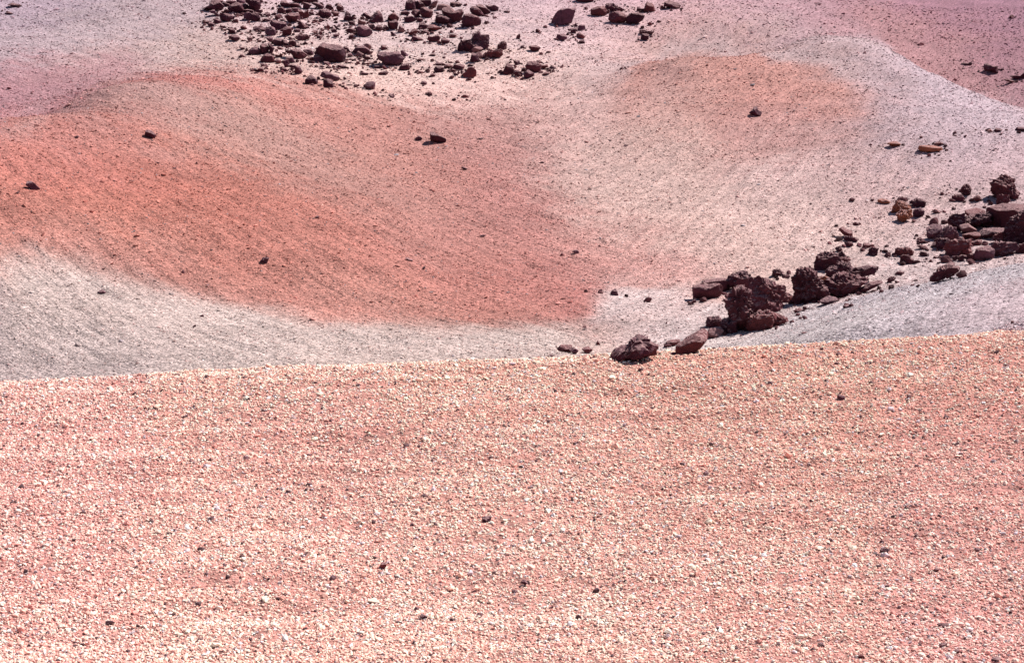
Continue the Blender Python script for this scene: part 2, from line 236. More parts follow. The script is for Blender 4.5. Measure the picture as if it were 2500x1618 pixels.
def mat_lava():
    m, N, L, b = new_mat("lava_rock")
    b.inputs["Roughness"].default_value = 0.92
    b.inputs["Specular IOR Level"].default_value = 0.2
    oi = N.new("ShaderNodeObjectInfo"); geo = N.new("ShaderNodeNewGeometry")
    def noise(scale, detail, rough):
        n = N.new("ShaderNodeTexNoise"); n.inputs["Scale"].default_value = scale
        n.inputs["Detail"].default_value = detail; n.inputs["Roughness"].default_value = rough
        L.new(geo.outputs["Position"], n.inputs["Vector"]); return n
    n1 = noise(3.0, 6, 0.7); n2 = noise(22.0, 4, 0.7); n3 = noise(1.3, 3, 0.5)
    r1 = N.new("ShaderNodeMapRange"); r1.inputs[1].default_value = 0.3; r1.inputs[2].default_value = 0.7
    r1.inputs[3].default_value = 0.6; r1.inputs[4].default_value = 1.45
    L.new(n1.outputs[0], r1.inputs[0])
    mx = N.new("ShaderNodeMix"); mx.data_type = 'RGBA'; mx.blend_type = 'MIX'
    r3 = N.new("ShaderNodeMapRange"); r3.inputs[1].default_value = 0.5; r3.inputs[2].default_value = 0.72
    r3.inputs[3].default_value = 0.0; r3.inputs[4].default_value = 0.5
    L.new(n3.outputs[0], r3.inputs[0]); L.new(r3.outputs[0], mx.inputs[0])
    L.new(oi.outputs["Color"], mx.inputs[6]); mx.inputs[7].default_value = (0.125, 0.034, 0.034, 1)
    vm = N.new("ShaderNodeVectorMath"); vm.operation = 'SCALE'
    L.new(mx.outputs[2], vm.inputs[0]); L.new(r1.outputs[0], vm.inputs["Scale"])
    # pale pumice dust on upward faces, painting in the brightness of sunlit tops
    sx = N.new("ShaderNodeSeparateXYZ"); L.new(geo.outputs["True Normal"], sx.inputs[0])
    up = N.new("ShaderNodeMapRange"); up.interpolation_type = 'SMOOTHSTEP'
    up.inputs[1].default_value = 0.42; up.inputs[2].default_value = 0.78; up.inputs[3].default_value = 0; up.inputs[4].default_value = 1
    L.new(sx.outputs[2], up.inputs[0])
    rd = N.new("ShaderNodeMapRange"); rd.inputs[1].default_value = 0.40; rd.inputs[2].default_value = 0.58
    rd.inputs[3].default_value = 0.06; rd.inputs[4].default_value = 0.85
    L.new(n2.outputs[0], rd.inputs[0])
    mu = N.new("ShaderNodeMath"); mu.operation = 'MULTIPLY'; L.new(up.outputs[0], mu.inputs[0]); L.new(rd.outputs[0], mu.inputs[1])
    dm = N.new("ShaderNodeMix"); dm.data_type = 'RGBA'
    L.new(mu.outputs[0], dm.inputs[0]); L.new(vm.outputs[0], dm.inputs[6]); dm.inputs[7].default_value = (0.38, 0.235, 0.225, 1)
    L.new(dm.outputs[2], b.inputs["Base Color"])
    ad = N.new("ShaderNodeMath"); ad.operation = 'ADD'
    L.new(n1.outputs[0], ad.inputs[0]); L.new(n2.outputs[0], ad.inputs[1])
    bp = N.new("ShaderNodeBump"); bp.inputs["Strength"].default_value = 0.6; bp.inputs["Distance"].default_value = 0.08
    L.new(ad.outputs[0], bp.inputs["Height"]); L.new(bp.outputs[0], b.inputs["Normal"])
    return m

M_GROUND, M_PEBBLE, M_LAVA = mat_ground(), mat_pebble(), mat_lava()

# ------------------------------------------------------------------ the ground: one sheet, finer near the middle
def build_ground():
    az = np.concatenate([np.radians(np.linspace(-180, -60, 25))[:-1], np.radians(np.linspace(-60, -32, 40))[:-1],
                         np.radians(np.linspace(-32, 32, 800)), np.radians(np.linspace(32, 60, 40))[1:],
                         np.radians(np.linspace(60, 180, 25))[1:]])
    rr = np.concatenate([np.linspace(0.02, 7, 40)[:-1], np.geomspace(7, 22, 180)[:-1], np.geomspace(22, 115, 520)[:-1], np.geomspace(115, 900, 50)])
    A, R = np.meshgrid(az, rr)
    x = (R * np.sin(A)).ravel(); y = (R * np.cos(A)).ravel()
    xc, yc = x.copy(), y.copy()
    rc = np.hypot(xc, yc); k = np.minimum(1.0, 220.0 / np.maximum(rc, 1e-6))       # beyond 220 m the hillsides go on rising evenly
    z = ground_height(xc * k, yc * k) + np.maximum(rc - 220.0, 0) * 0.22
    verts = np.stack([x, y, z], 1)
    na, nr = len(az), len(rr)
    i, j = np.meshgrid(np.arange(na - 1), np.arange(nr - 1))
    v0 = (j * na + i).ravel()
    faces = np.stack([v0, v0 + na, v0 + na + 1, v0 + 1], 1)
    me = mesh_from_arrays("ground", verts, faces)
    c = survey_colour(xc * k, yc * k)
    soil_shade = 1.0 - np.clip((rc - 19.0) / 5.0, 0, 1)[:, None]                  # finer, rustier ground, darkened to paint in shade between the coarse stones
    c = c * (1 - soil_shade) + c * np.array([0.50, 0.42, 0.43]) * soil_shade
    ca = me.attributes.new("gravel_colour", 'FLOAT_COLOR', 'POINT')
    ca.data.foreach_set("color", np.hstack([c, np.ones((len(c), 1))]).astype(np.float32).ravel())
    rl, rc2 = rill_coords(x, y)
    s = np.stack([rl * 0.7, rc2 * 6.0, np.zeros_like(x)], 1)
    sa = me.attributes.new("stria", 'FLOAT_VECTOR', 'POINT')
    sa.data.foreach_set("vector", s.astype(np.float32).ravel())
    me.materials.append(M_GROUND)
    o = bpy.data.objects.new("ground", me); COL.objects.link(o)
    o["kind"] = "structure"
    o["label"] = "red, ochre and pale grey volcanic gravel slopes of a dry valley"
    return o
build_ground()

# ------------------------------------------------------------------ loose gravel: nobody could count it
def pebble_nodes():
    ng = bpy.data.node_groups.new("scatter_pebbles", 'GeometryNodeTree')
    ng.interface.new_socket("Geometry", in_out='INPUT', socket_type='NodeSocketGeometry')
    ng.interface.new_socket("Geometry", in_out='OUTPUT', socket_type='NodeSocketGeometry')
    N, L = ng.nodes, ng.links
    gi = N.new("NodeGroupInput"); go = N.new("NodeGroupOutput")
    join = N.new("GeometryNodeJoinGeometry")
    for k in range(7):
        ico = N.new("GeometryNodeMeshIcoSphere"); ico.inputs["Radius"].default_value = 0.5; ico.inputs["Subdivisions"].default_value = 2
        sp = N.new("GeometryNodeSetPosition")
        pos = N.new("GeometryNodeInputPosition")
        add = N.new("ShaderNodeVectorMath"); add.operation = 'ADD'; add.inputs[1].default_value = (k * 7.3, k * 3.1, k * 5.7)
        L.new(pos.outputs[0], add.inputs[0])
        nz = N.new("ShaderNodeTexNoise"); nz.inputs["Scale"].default_value = 1.7; nz.inputs["Detail"].default_value = 1.5
        L.new(add.outputs[0], nz.inputs["Vector"])
        sub = N.new("ShaderNodeVectorMath"); sub.operation = 'SUBTRACT'; sub.inputs[1].default_value = (0.5, 0.5, 0.5)
        L.new(nz.outputs["Color"], sub.inputs[0])
        sc = N.new("ShaderNodeVectorMath"); sc.operation = 'SCALE'; sc.inputs["Scale"].default_value = 0.85
        L.new(sub.outputs[0], sc.inputs[0])
        L.new(ico.outputs["Mesh"], sp.inputs["Geometry"]); L.new(sc.outputs[0], sp.inputs["Offset"])
        sm = N.new("GeometryNodeSetMaterial"); sm.inputs["Material"].default_value = M_PEBBLE
        L.new(sp.outputs[0], sm.inputs["Geometry"])
        g2i = N.new("GeometryNodeGeometryToInstance"); L.new(sm.outputs[0], g2i.inputs[0])
        L.new(g2i.outputs[0], join.inputs[0])
    iop = N.new("GeometryNodeInstanceOnPoints"); iop.inputs["Pick Instance"].default_value = True
    L.new(gi.outputs[0], iop.inputs["Points"]); L.new(join.outputs[0], iop.inputs["Instance"])
    def named(name, dt):
        n = N.new("GeometryNodeInputNamedAttribute"); n.data_type = dt; n.inputs[0].default_value = name
        return n.outputs[0]
    L.new(named("pick", 'INT'), iop.inputs["Instance Index"])
    e2r = N.new("FunctionNodeEulerToRotation"); L.new(named("turn", 'FLOAT_VECTOR'), e2r.inputs[0])
    L.new(e2r.outputs[0], iop.inputs["Rotation"])
    L.new(named("size", 'FLOAT_VECTOR'), iop.inputs["Scale"])
    L.new(iop.outputs[0], go.inputs[0])
    return ng
PEBBLES = pebble_nodes()

def scatter(name, x, y, size, colour, label, rng, sink=0.15, flat=1.0):
    n = len(x)
    z = ground_height(x, y) + size * (0.5 - 0.5 * sink) * 0.6 * flat
    me = bpy.data.meshes.new(name)
    me.vertices.add(n); me.vertices.foreach_set("co", np.stack([x, y, z], 1).astype(np.float32).ravel())
    a = me.attributes.new("pick", 'INT', 'POINT'); a.data.foreach_set("value", rng.integers(0, 7, n).astype(np.int32))
    t = np.stack([rng.normal(0, .35, n), rng.normal(0, .35, n), rng.uniform(0, 6.283, n)], 1)
    a = me.attributes.new("turn", 'FLOAT_VECTOR', 'POINT'); a.data.foreach_set("vector", t.astype(np.float32).ravel())
    s = size[:, None] * np.stack([rng.uniform(.9, 1.5, n), rng.uniform(.7, 1.1, n), flat * rng.uniform(.5, .95, n)], 1)
    a = me.attributes.new("size", 'FLOAT_VECTOR', 'POINT'); a.data.foreach_set("vector", s.astype(np.float32).ravel())
    a = me.attributes.new("pebble_colour", 'FLOAT_COLOR', 'POINT')
    a.data.foreach_set("color", np.hstack([np.clip(colour, 0.01, 0.85), np.ones((n, 1))]).astype(np.float32).ravel())
    o = bpy.data.objects.new(name, me); COL.objects.link(o)
    md = o.modifiers.new("scatter", 'NODES'); md.node_group = PEBBLES
    o["kind"] = "stuff"; o["label"] = label
    return o

def pebble_tint(base, rng, dark=0.05):
    n = len(base)
    v = np.exp(rng.normal(0.0, 0.25, n))[:, None]
    c = base * v
    g = c.mean(axis=1, keepdims=True)
    k = rng.uniform(0, 1, n)[:, None]
    c = np.where(k < 0.30, c * np.array([1.04, 1.02, 0.98]), c)                     # cream
    c = np.where((k > 0.30) & (k < 0.52), c * np.array([0.94, 0.78, 0.78]), c)        # rusty
    c = np.where((k > 0.95), g * np.array([0.86, 0.72, 0.74]), c)                    # bluish grey
    c = np.where(rng.uniform(0, 1, n)[:, None] < dark, np.array([[0.13, 0.075, 0.08]]) * v, c)
    return c

def build_gravel():
    rng = np.random.default_rng(5)
    n = 690000
    r = np.exp(rng.uniform(math.log(6.8), math.log(24.0), n)); a = np.radians(rng.uniform(-1, 1, n) * (23 + 120 / r))
    x, y = r * np.sin(a), r * np.cos(a)
    size = 0.0078 * np.exp(rng.normal(0.16, 0.42, n)) * (0.62 + 0.055 * r)
    size = np.minimum(size, 0.075) * np.where((r > 15.5) & (rng.uniform(0, 1, n) < 0.012), 1.8, 1.0)
    keep = vnoise2(x / 0.5, y / 0.3, 31) + vnoise2(x / 2.4, y / 1.0, 32) * 0.5 + 0.5 * vnoise2(x / 1.2, y / 0.16, 35) > rng.uniform(-2.4, 0.4, n)
    x, y, size = x[keep], y[keep], size[keep]
    c = survey_colour(x, y) * 1.18
    scatter("gravel", x, y, size, pebble_tint(c, rng, 0.05), "coarse cream and rust pumice gravel covering the foreground slope", rng)
    n = 380000
    r = np.exp(rng.uniform(math.log(23.0), math.log(110.0), n)); a = np.radians(rng.uniform(-28, 28, n))
    x, y = r * np.sin(a), r * np.cos(a)
    size = (0.003 + 0.00064 * r) * np.exp(rng.normal(0.0, 0.36, n))
    c = survey_colour(x, y)
    redness = np.clip((c[:, 0] / np.maximum(c[:, 2], .01) - 1.25) / 0.9, 0, 1)
    keep = vnoise2(x / 1.1, y / 1.1, 33) * 0.5 + 0.5 * vnoise2(x / 4, y / 4, 34) + 0.8 * rills(x, y) + redness * 0.5 > rng.uniform(-2.2, 1.5, n)
    x, y, size, c = x[keep], y[keep], size[keep], c[keep] * 1.12
    size = size * np.where(rng.uniform(0, 1, len(x)) < 0.006, rng.uniform(1.6, 2.8, len(x)), 1.0)
    scatter("scree", x, y, size, pebble_tint(c, rng, 0.012), "fine pumice scree scattered over the far slopes and valley floor", rng, 0.35, 0.55)
build_gravel()

# ------------------------------------------------------------------ boulders, rocks and stones, each one a thing
def ico(sub):
    t = (1 + 5 ** .5) / 2
    v = [(-1, t, 0), (1, t, 0), (-1, -t, 0), (1, -t, 0), (0, -1, t), (0, 1, t), (0, -1, -t), (0, 1, -t), (t, 0, -1), (t, 0, 1), (-t, 0, -1), (-t, 0, 1)]
    f = [(0, 11, 5), (0, 5, 1), (0, 1, 7), (0, 7, 10), (0, 10, 11), (1, 5, 9), (5, 11, 4), (11, 10, 2), (10, 7, 6), (7, 1, 8),
         (3, 9, 4), (3, 4, 2), (3, 2, 6), (3, 6, 8), (3, 8, 9), (4, 9, 5), (2, 4, 11), (6, 2, 10), (8, 6, 7), (9, 8, 1)]
    v = [np.array(p) / np.linalg.norm(p) for p in v]
    for _ in range(sub):
        mid = {}; nf = []
        def m(a, b):
            k = (min(a, b), max(a, b))
            if k not in mid:
                p = v[a] + v[b]; v.append(p / np.linalg.norm(p)); mid[k] = len(v) - 1
            return mid[k]
        for a, b, c in f:
            ab, bc, ca = m(a, b), m(b, c), m(c, a)
            nf += [(a, ab, ca), (b, bc, ab), (c, ca, bc), (ab, bc, ca)]
        f = nf
    return np.array(v), np.array(f)
ICO = {s: ico(s) for s in (2, 3, 4)}

def outline_radius(poly, th):
    """distance from the centroid to the outline in direction th (outline in local metres)"""
    out = np.full(len(th), 1e-3)
    dx, dz = np.cos(th), np.sin(th)
    for i in range(len(poly)):
        (ax, az), (bx, bz) = poly[i], poly[(i + 1) % len(poly)]
        ex, ez = bx - ax, bz - az
        den = dx * ez - dz * ex
        ok = np.abs(den) > 1e-9
        den = np.where(ok, den, 1)
        t = (ax * ez - az * ex) / den
        u = (ax * dz - az * dx) / den
        hit = ok & (t > 0) & (u >= -1e-6) & (u <= 1 + 1e-6)
        out = np.where(hit, np.maximum(out, t), out)
    return out

def rock_mesh(name, outline_cm, style, seed, thick):
    rng = np.random.default_rng(seed)
    poly = np.array(outline_cm, float).reshape(-1, 2) / 100.0
    w = np.ptp(poly[:, 0]); h = np.ptp(poly[:, 1]); size = max(w, h)
    ctr = (poly.max(0) + poly.min(0)) / 2 * 0.5 + poly.mean(0) * 0.5
    sub = 4 if size > 0.75 else 3
    d, f = ICO[sub]
    th = np.arctan2(d[:, 2], d[:, 0])
    c = np.hypot(d[:, 0], d[:, 2])
    R = outline_radius(poly - ctr, th) * 1.06
    T = thick * 0.5 * (0.55 * w + 0.45 * min(w, h * 1.3))
    pw = {'r': 0.9, 'a': 0.62, 's': 0.5, 'j': 0.75}[style]
    cf = c ** pw
    dep = np.sign(d[:, 1]) * np.abs(d[:, 1]) ** (0.9 if style == 'r' else 0.7) * T
    p = np.stack([R * np.cos(th) * cf, dep, R * np.sin(th) * cf], 1)
    # broken faces
    sc = np.array([max(w / 2, .01), max(T, .01), max(h / 2, .01)])
    q = p / sc
    for _ in range({'r': 6, 'a': 12, 's': 11, 'j': 7}[style]):
        n = rng.normal(size=3) * np.array([0.75, 1.0, 0.8]); n /= np.linalg.norm(n)
        m = q @ n
        o = m.max() * (rng.uniform(0.52, 0.84) if abs(n[1]) > 0.5 else rng.uniform(0.90, 0.97))
        e = m - o
        q = q - np.where(e > 0, e * 0.93, 0)[:, None] * n
    for _ in range(1 if style == 'j' else 2):            # weathered shoulders: the tops slope with the hillside
        n = np.array([rng.uniform(-0.35, 0.55), -rng.uniform(0.3, 0.75), 1.0]); n /= np.linalg.norm(n)
        m = q @ n
        e = m - m.max() * rng.uniform(0.70, 0.93)
        q = q - np.where(e > 0, e * 0.95, 0)[:, None] * n
    p = q * sc
    amp = {'r': 0.036, 'a': 0.032, 's': 0.028, 'j': 0.070}[style] * size
    nrm = q / np.maximum(np.linalg.norm(q, axis=1, keepdims=True), 1e-6)
    off = rng.uniform(0, 90, 3)
    k = 3.2 / size
    nz = 1.3 * vnoise3(p * k * 0.45 + off, 4) + vnoise3(p * k + off, 5) + 0.6 * vnoise3(p * k * 2.3 + off, 6) + 0.45 * vnoise3(p * k * 5 + off, 7)
    if style == 'j':
        nz = nz + 0.9 - 1.7 * np.abs(vnoise3(p * k * 1.9 + off, 8)) - 0.9 * np.abs(vnoise3(p * k * 4.3 + off, 10)) + 0.5 * vnoise3(p * k * 9 + off, 9)
    p = p + nrm * (nz * amp)[:, None]
    p[:, 0] += ctr[0]; p[:, 2] += ctr[1]
    me = mesh_from_arrays(name, p, f, smooth=False)
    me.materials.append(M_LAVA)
    return me

TINT = {'d': (0.060, 0.0165, 0.028), 'b': (0.088, 0.0235, 0.032), 'r': (0.136, 0.036, 0.040), 'p': (0.096, 0.038, 0.056),
        'k': (0.21, 0.10, 0.10), 'o': (0.26, 0.09, 0.052)}
GROUPS = ['rocks of the upper field', 'boulders of the right hand rock band', 'lone rocks lying on the slopes', 'stones lying in the foreground gravel', 'rocks at the right edge']

def build_rocks(rows):
    for i, (name, x, y, z, turn, style, tint, g, label, outline) in enumerate(rows):
        rng = random.Random(1000 + i)
        me = rock_mesh(name, outline, style, 500 + i, rng.uniform(0.85, 1.15) * (1.15 if style == 's' else 1.0))
        o = bpy.data.objects.new(name, me)
        o.location = (x, y, z)
        o.rotation_euler = (0, 0, turn)
        v = math.exp(rng.gauss(0, 0.14))
        c = TINT[tint]
        o.color = (c[0] * v, c[1] * v, c[2] * v, 1)
        o["label"] = label
        o["category"] = name.split("_")[-1]
        o["group"] = GROUPS[g]
        COL.objects.link(o)

ROCKS = [
('boulder',-19.60,94.56,1.389,0.204,'a','d',0,'large near black angular boulder above left of the left flank boulder',(-70,11.9,-20.4,33.1,-3.9,68,33.3,63,67,28.5,71,-1.4,40.4,-3.9,5.8,3.4,-18.9,10.8)),
('boulder',-19.74,96.75,1.806,0.201,'a','d',0,'mid sized near black angular boulder above left of the left flank boulder',(-38.4,25.7,-4.9,35.9,41.1,36.1,35.2,15.8,19.1,-2.0,-0.4,20.7)),
('rock',-19.06,96.03,1.675,0.196,'s','d',0,'mid sized near black flat rock above the left flank boulder',(-29.7,18.5,-4.0,26.2,25.9,13.7,30.4,-3.4,5.0,-3.5,-25.0,8.5)),
('boulder',-17.99,94.03,1.250,0.189,'r','d',0,'large near black rounded boulder above right of the left flank boulder',(-51,28.0,-35.3,50,-9.8,65,14.9,63,34.1,43.1,53,7.8,29.8,-4.7,-17.6,-7.3,-37.1,2.6)),
('rock',-18.84,96.45,1.756,0.193,'a','d',0,'mid sized near black angular rock above the left flank boulder',(-32.2,23.1,-6.2,35.8,34.2,25.8,28.4,6.1,2.5,-4.1,-22.4,13.0)),
('rock',-18.22,96.90,1.851,0.186,'a','p',0,'farther mid sized purplish grey angular rock left of the top edge boulder',(-30.8,31.1,28.2,31.3,32.4,8.5,6.3,-1.8,-18.9,8.3)),
('boulder',-17.08,95.00,1.402,0.178,'r','d',0,'big near black rounded boulder cut by the top edge at upper left',(-49.9,77,25.6,78,49.9,53,54,32.9,48.4,9.9,27.6,-7.7,-14.9,2.2,-21.4,32.6,-43.4,50.0)),
('rock',-16.93,97.17,1.920,0.172,'a','d',0,'small near black angular rock above right of the top edge boulder',(-18.4,24.0,20.2,24.1,11.5,-1.4,-3.8,1.1)),
('rock',-17.58,95.26,1.473,0.182,'a','p',0,'nearer mid sized purplish grey angular rock left of the top edge boulder',(-31.3,37.3,-5.9,42.4,28.5,17.5,32.7,-5.3,-2.6,-5.4,-27.2,14.9)),
('rock',-18.41,93.72,1.199,0.194,'s','d',0,'small near black flat rock above the left flank boulder',(-27.7,20.6,-2.7,25.6,28.5,-1.5,1.3,0.9,-20.8,5.8)),
('rock',-18.76,93.64,1.213,0.198,'s','r',0,'small reddish flat rock above left of the left flank boulder',(-16.8,11.4,8.0,14.0,17.5,4.1,-2.5,-0.8)),
('boulder',-16.99,94.21,1.224,0.178,'s','d',0,'large near black flat boulder below the top edge boulder',(-62,16.1,-21.7,21.1,18.0,13.8,63,21.3,63,8.9,37.5,-1.0,-2.4,3.8,-39.7,6.2)),
('boulder',-19.09,92.64,1.001,0.203,'s','p',0,'mid sized purplish grey flat boulder left of the left flank boulder',(-39.0,31.5,-1.9,41.3,9.4,19.4,40.5,2.4,25.6,-2.5,-3.1,14.5,-24.9,19.4)),
('boulder',-18.09,91.46,0.653,0.195,'a','d',0,'near black angular boulder on the left flank of the upper field',(-42.2,33.0,-34.2,49.8,-5.2,49.9,23.5,40.3,45.0,33.1,41.8,13.8,22.3,11.4,7.1,-3.1,-16.7,6.5,-40.4,18.5)),
('rock',-16.84,92.04,0.765,0.181,'s','p',0,'mid sized purplish grey flat rock below the top edge boulder',(-24.1,40.4,0.7,50,29.4,33.3,30.8,6.6,8.4,-3.1,-20.3,11.4,-29.5,25.9)),
('boulder',-16.27,91.59,0.665,0.176,'a','d',0,'mid sized near black angular boulder below the top edge boulder',(-25.1,44.1,-9.7,66,18.6,41.7,27.4,14.4,7.2,-4.9,-12.3,-7.4,-23.7,14.3)),
('rock',-16.43,93.21,1.022,0.174,'s','p',0,'mid sized purplish grey flat rock below right of the top edge boulder',(-29.8,30.0,-0.5,20.3,31.4,10.5,18.5,-5.0,-11.0,-0.2)),
('rock',-17.54,92.98,1.009,0.186,'s','r',0,'mid sized reddish flat rock right of the left flank boulder',(-30.7,1.6,-15.5,13.9,13.9,9.0,31.1,6.6,8.6,-0.8)),
('rock',-15.79,92.87,0.974,0.168,'a','d',0,'small near black angular rock above left of the black heap',(-22.9,15.4,-5.2,27.6,23.9,13.0,21.0,0.8,-1.3,-1.7)),
('rock',-15.46,93.25,1.059,0.164,'s','b',0,'tiny dark brown flat rock above left of the black heap',(-14.7,6.2,3.1,18.5,15.3,11.2,-5.0,-3.2)),
('rock',-15.84,95.56,1.475,0.164,'r','d',0,'tiny near black rounded rock above the black heap',(-11.1,10.0,2.0,20.1,11.8,10.1,-1.3,-3.5)),
('rock',-16.58,97.18,1.913,0.169,'s','r',0,'tiny reddish flat rock right of the top edge boulder',(-11.4,6.9,1.7,12.0,11.8,4.4,-1.3,-2.7)),
('rock',-15.50,91.38,0.636,0.168,'s','d',0,'small near black flat rock above left of the black heap',(-24.7,22.7,-10.1,22.7,25.9,10.7,23.1,-1.4,-3.5,3.4,-17.9,10.6)),
('rock',-19.25,90.88,0.546,0.209,'s','k',0,'small pale pinkish flat rock left of the left flank boulder',(-24.7,10.7,2.1,20.3,25.9,15.6,6.1,1.1,-20.5,-1.3)),
('rock',-18.77,90.09,0.358,0.205,'s','p',0,'mid sized purplish grey flat rock left of the left flank boulder',(-30.2,17.2,-8.3,29.1,17.2,12.5,31.1,3.0,-0.1,-1.8,-25.9,7.7)),
('rock',-18.58,90.79,0.532,0.202,'a','d',0,'small near black angular rock left of the left flank boulder',(-26.5,26.7,-9.5,31.5,21.3,19.6,27.6,-1.9,3.5,-2.0,-12.9,7.6)),
('rock',-18.00,89.55,0.245,0.198,'a','d',0,'small near black angular rock below left of the left flank boulder',(-23.5,5.8,-8.6,20.0,12.5,15.3,23.7,-1.2,-4.7,1.1)),
('rock',-17.73,88.70,0.073,0.197,'a','r',0,'tiny reddish angular rock below the left flank boulder',(-11.3,10.9,12.3,13.2,11.8,1.5,-0.0,-0.8)),
('rock',-17.21,87.96,-0.099,0.193,'a','d',0,'mid sized near black angular rock above left of the tail boulder',(-29.2,28.0,-7.9,35.0,20.0,32.7,30.3,-4.6,7.2,2.4,-15.6,18.7)),
('boulder',-16.65,86.08,-0.519,0.191,'s','d',0,'near black flat boulder ending the left tail of the upper field',(-34.4,25.0,-22.6,34.1,7.2,36.4,36.3,20.4,17.1,-2.4,-3.3,2.2,-25.7,15.9)),
('rock',-16.64,89.13,0.164,0.185,'r','r',0,'small reddish rounded rock above right of the tail boulder',(-20.9,10.2,-8.5,24.4,10.3,22.0,21.5,5.5,7.0,-1.5)),
('rock',-16.19,88.19,-0.053,0.182,'s','r',0,'small reddish flat rock above right of the tail boulder',(-21.9,11.0,1.5,8.6,22.3,-0.7,1.2,1.6)),
('rock',-15.66,85.76,-0.543,0.181,'a','k',0,'small pale pinkish angular rock right of the tail boulder',(-16.7,11.9,-0.1,27.8,18.0,23.2,14.8,-4.6,1.2,-0.1)),
('rock',-15.80,88.98,0.094,0.176,'a','d',0,'farther small near black angular rock left of the black heap',(-20.8,17.1,-6.1,28.9,17.5,21.8,21.5,2.9,2.3,-1.8,-16.6,0.5)),
('rock',-15.39,88.77,0.049,0.172,'a','d',0,'nearer small near black angular rock left of the black heap',(-22.9,24.4,19.9,24.4,24.0,5.5,4.7,-1.6,-14.0,7.9)),
('rock',-14.71,87.59,-0.196,0.166,'a','p',0,'mid sized purplish grey angular rock below left of the black heap',(-30.7,28.7,-15.7,54,3.3,61,26.3,47.3,32.2,11.4,24.5,-7.3,-8.1,-0.3,-31.2,11.4)),
('rock',-13.66,87.15,-0.218,0.155,'r','b',0,'mid sized dark brown rounded rock below right of the black heap',(-31.5,35.7,-12.4,49.6,20.6,57,33.6,26.5,25.9,1.3,-4.8,-5.7,-30.3,1.3,-22.7,19.5)),
('rock',-13.18,88.15,-0.014,0.148,'r','p',0,'small purplish grey rounded rock below left of the black wedge',(-19.7,12.5,-5.2,24.2,20.7,19.5,20.1,-4.0,-8.3,-1.7)),
('boulder',-12.56,86.07,-0.488,0.145,'r','b',0,'mid sized dark brown rounded boulder below the black wedge',(-41.1,18.0,-17.5,34.0,5.8,38.6,29.0,40.9,42.1,13.3,14.2,8.6,-2.4,-5.1,-25.2,6.4)),
('rock',-15.13,87.20,-0.286,0.172,'a','d',0,'tiny near black angular rock below left of the black heap',(-12.4,12.9,4.1,15.3,12.8,-1.0,-1.2,-1.0)),
('rock',-15.01,85.34,-0.580,0.174,'a','k',0,'small pale pinkish angular rock above left of the brown hump',(-15.9,3.4,-3.9,17.1,16.4,10.2,6.8,-1.1)),
('rock',-14.51,85.68,-0.571,0.168,'a','p',0,'small purplish grey angular rock left of the purplish block',(-22.1,25.2,-1.1,34.3,19.4,29.7,23.4,11.4,4.5,-5.3,-10.9,16.0)),
('boulder',-13.72,84.32,-0.774,0.161,'a','p',0,'mid sized purplish grey angular boulder left of the purplish block',(-35.4,24.1,-16.6,44.3,15.0,42.0,37.2,26.3,34.0,-3.5,9.0,-5.7,-15.9,-3.4,-26.8,7.9)),
('rock',-13.27,84.06,-0.776,0.157,'a','d',0,'purplish grey block amid the upper left rocks',(-19.1,37.9,10.1,31.1,20.6,3.5,4.4,-5.5,-13.1,13.2)),
('rock',-12.83,83.82,-0.813,0.152,'a','d',0,'small near black angular rock right of the purplish block',(-22.0,17.7,-10.1,37.8,10.2,35.5,23.2,19.9,15.7,-5.0,-8.8,4.0)),
('rock',-13.33,86.35,-0.444,0.153,'s','b',0,'small dark brown flat rock above right of the purplish block',(-18.1,15.0,0.6,17.3,18.7,3.5,4.6,-1.1)),
('rock',-13.40,82.90,-0.975,0.160,'s','r',0,'small reddish flat rock below left of the purplish block',(-19.8,7.9,-4.0,14.5,20.3,5.6,13.3,-1.0,-8.8,3.5)),
('rock',-12.18,84.59,-0.724,0.143,'a','d',0,'small near black angular rock above right of the long low boulder',(-19.3,2.2,-0.6,18.0,19.4,2.2,1.1,-1.2)),
('rock',-12.46,83.61,-0.856,0.148,'s','d',0,'small near black flat rock above the long low boulder',(-15.5,9.2,0.4,13.6,15.9,4.6,6.7,-0.9)),
('rock',-15.61,82.95,-0.994,0.186,'s','d',0,'small near black flat rock below right of the tail boulder',(-18.2,16.6,-0.5,16.6,19.3,9.9,7.7,-1.1,-11.9,7.8)),
('rock',-15.17,80.49,-1.373,0.186,'s','b',0,'small dark brown flat rock below right of the tail boulder',(-20.5,-2.1,-2.6,17.1,20.7,2.0,7.5,-3.3)),
('boulder',-14.67,81.72,-1.250,0.178,'a','p',0,'mid sized purplish grey angular boulder above left of the brown hump',(-32.1,21.1,-5.0,40.7,17.0,45.0,33.9,25.3,32.9,-3.1,2.2,-3.0,-24.2,-5.1,-28.1,8.0)),
('rock',-14.12,81.74,-1.185,0.171,'r','d',0,'mid sized near black rounded rock above the brown hump',(-24.7,44.3,-8.9,57,12.9,53,27.5,31.1,22.1,2.5,-2.3,-6.2,-19.4,6.9)),
('boulder',-13.73,81.80,-1.166,0.166,'s','d',0,'mid sized near black flat boulder above the brown hump',(-18.8,59,-1.5,51,21.9,28.9,10.5,11.3,3.2,-8.4,-9.5,6.9,-15.1,39.9)),
('boulder',-13.58,79.64,-1.629,0.169,'r','b',0,'dark brown humped boulder low on the left side of the upper field',(-39.0,15.9,-23.4,35.1,-1.4,49.9,25.9,34.9,39.8,2.9,24.5,-3.5,-20.3,0.9,-37.4,3.1)),
('rock',-13.17,80.77,-1.386,0.162,'a','r',0,'small reddish angular rock right of the brown hump',(-20.0,18.1,-7.1,15.9,3.7,11.6,21.3,20.2,20.6,-1.4,3.4,2.9,-13.9,5.1)),
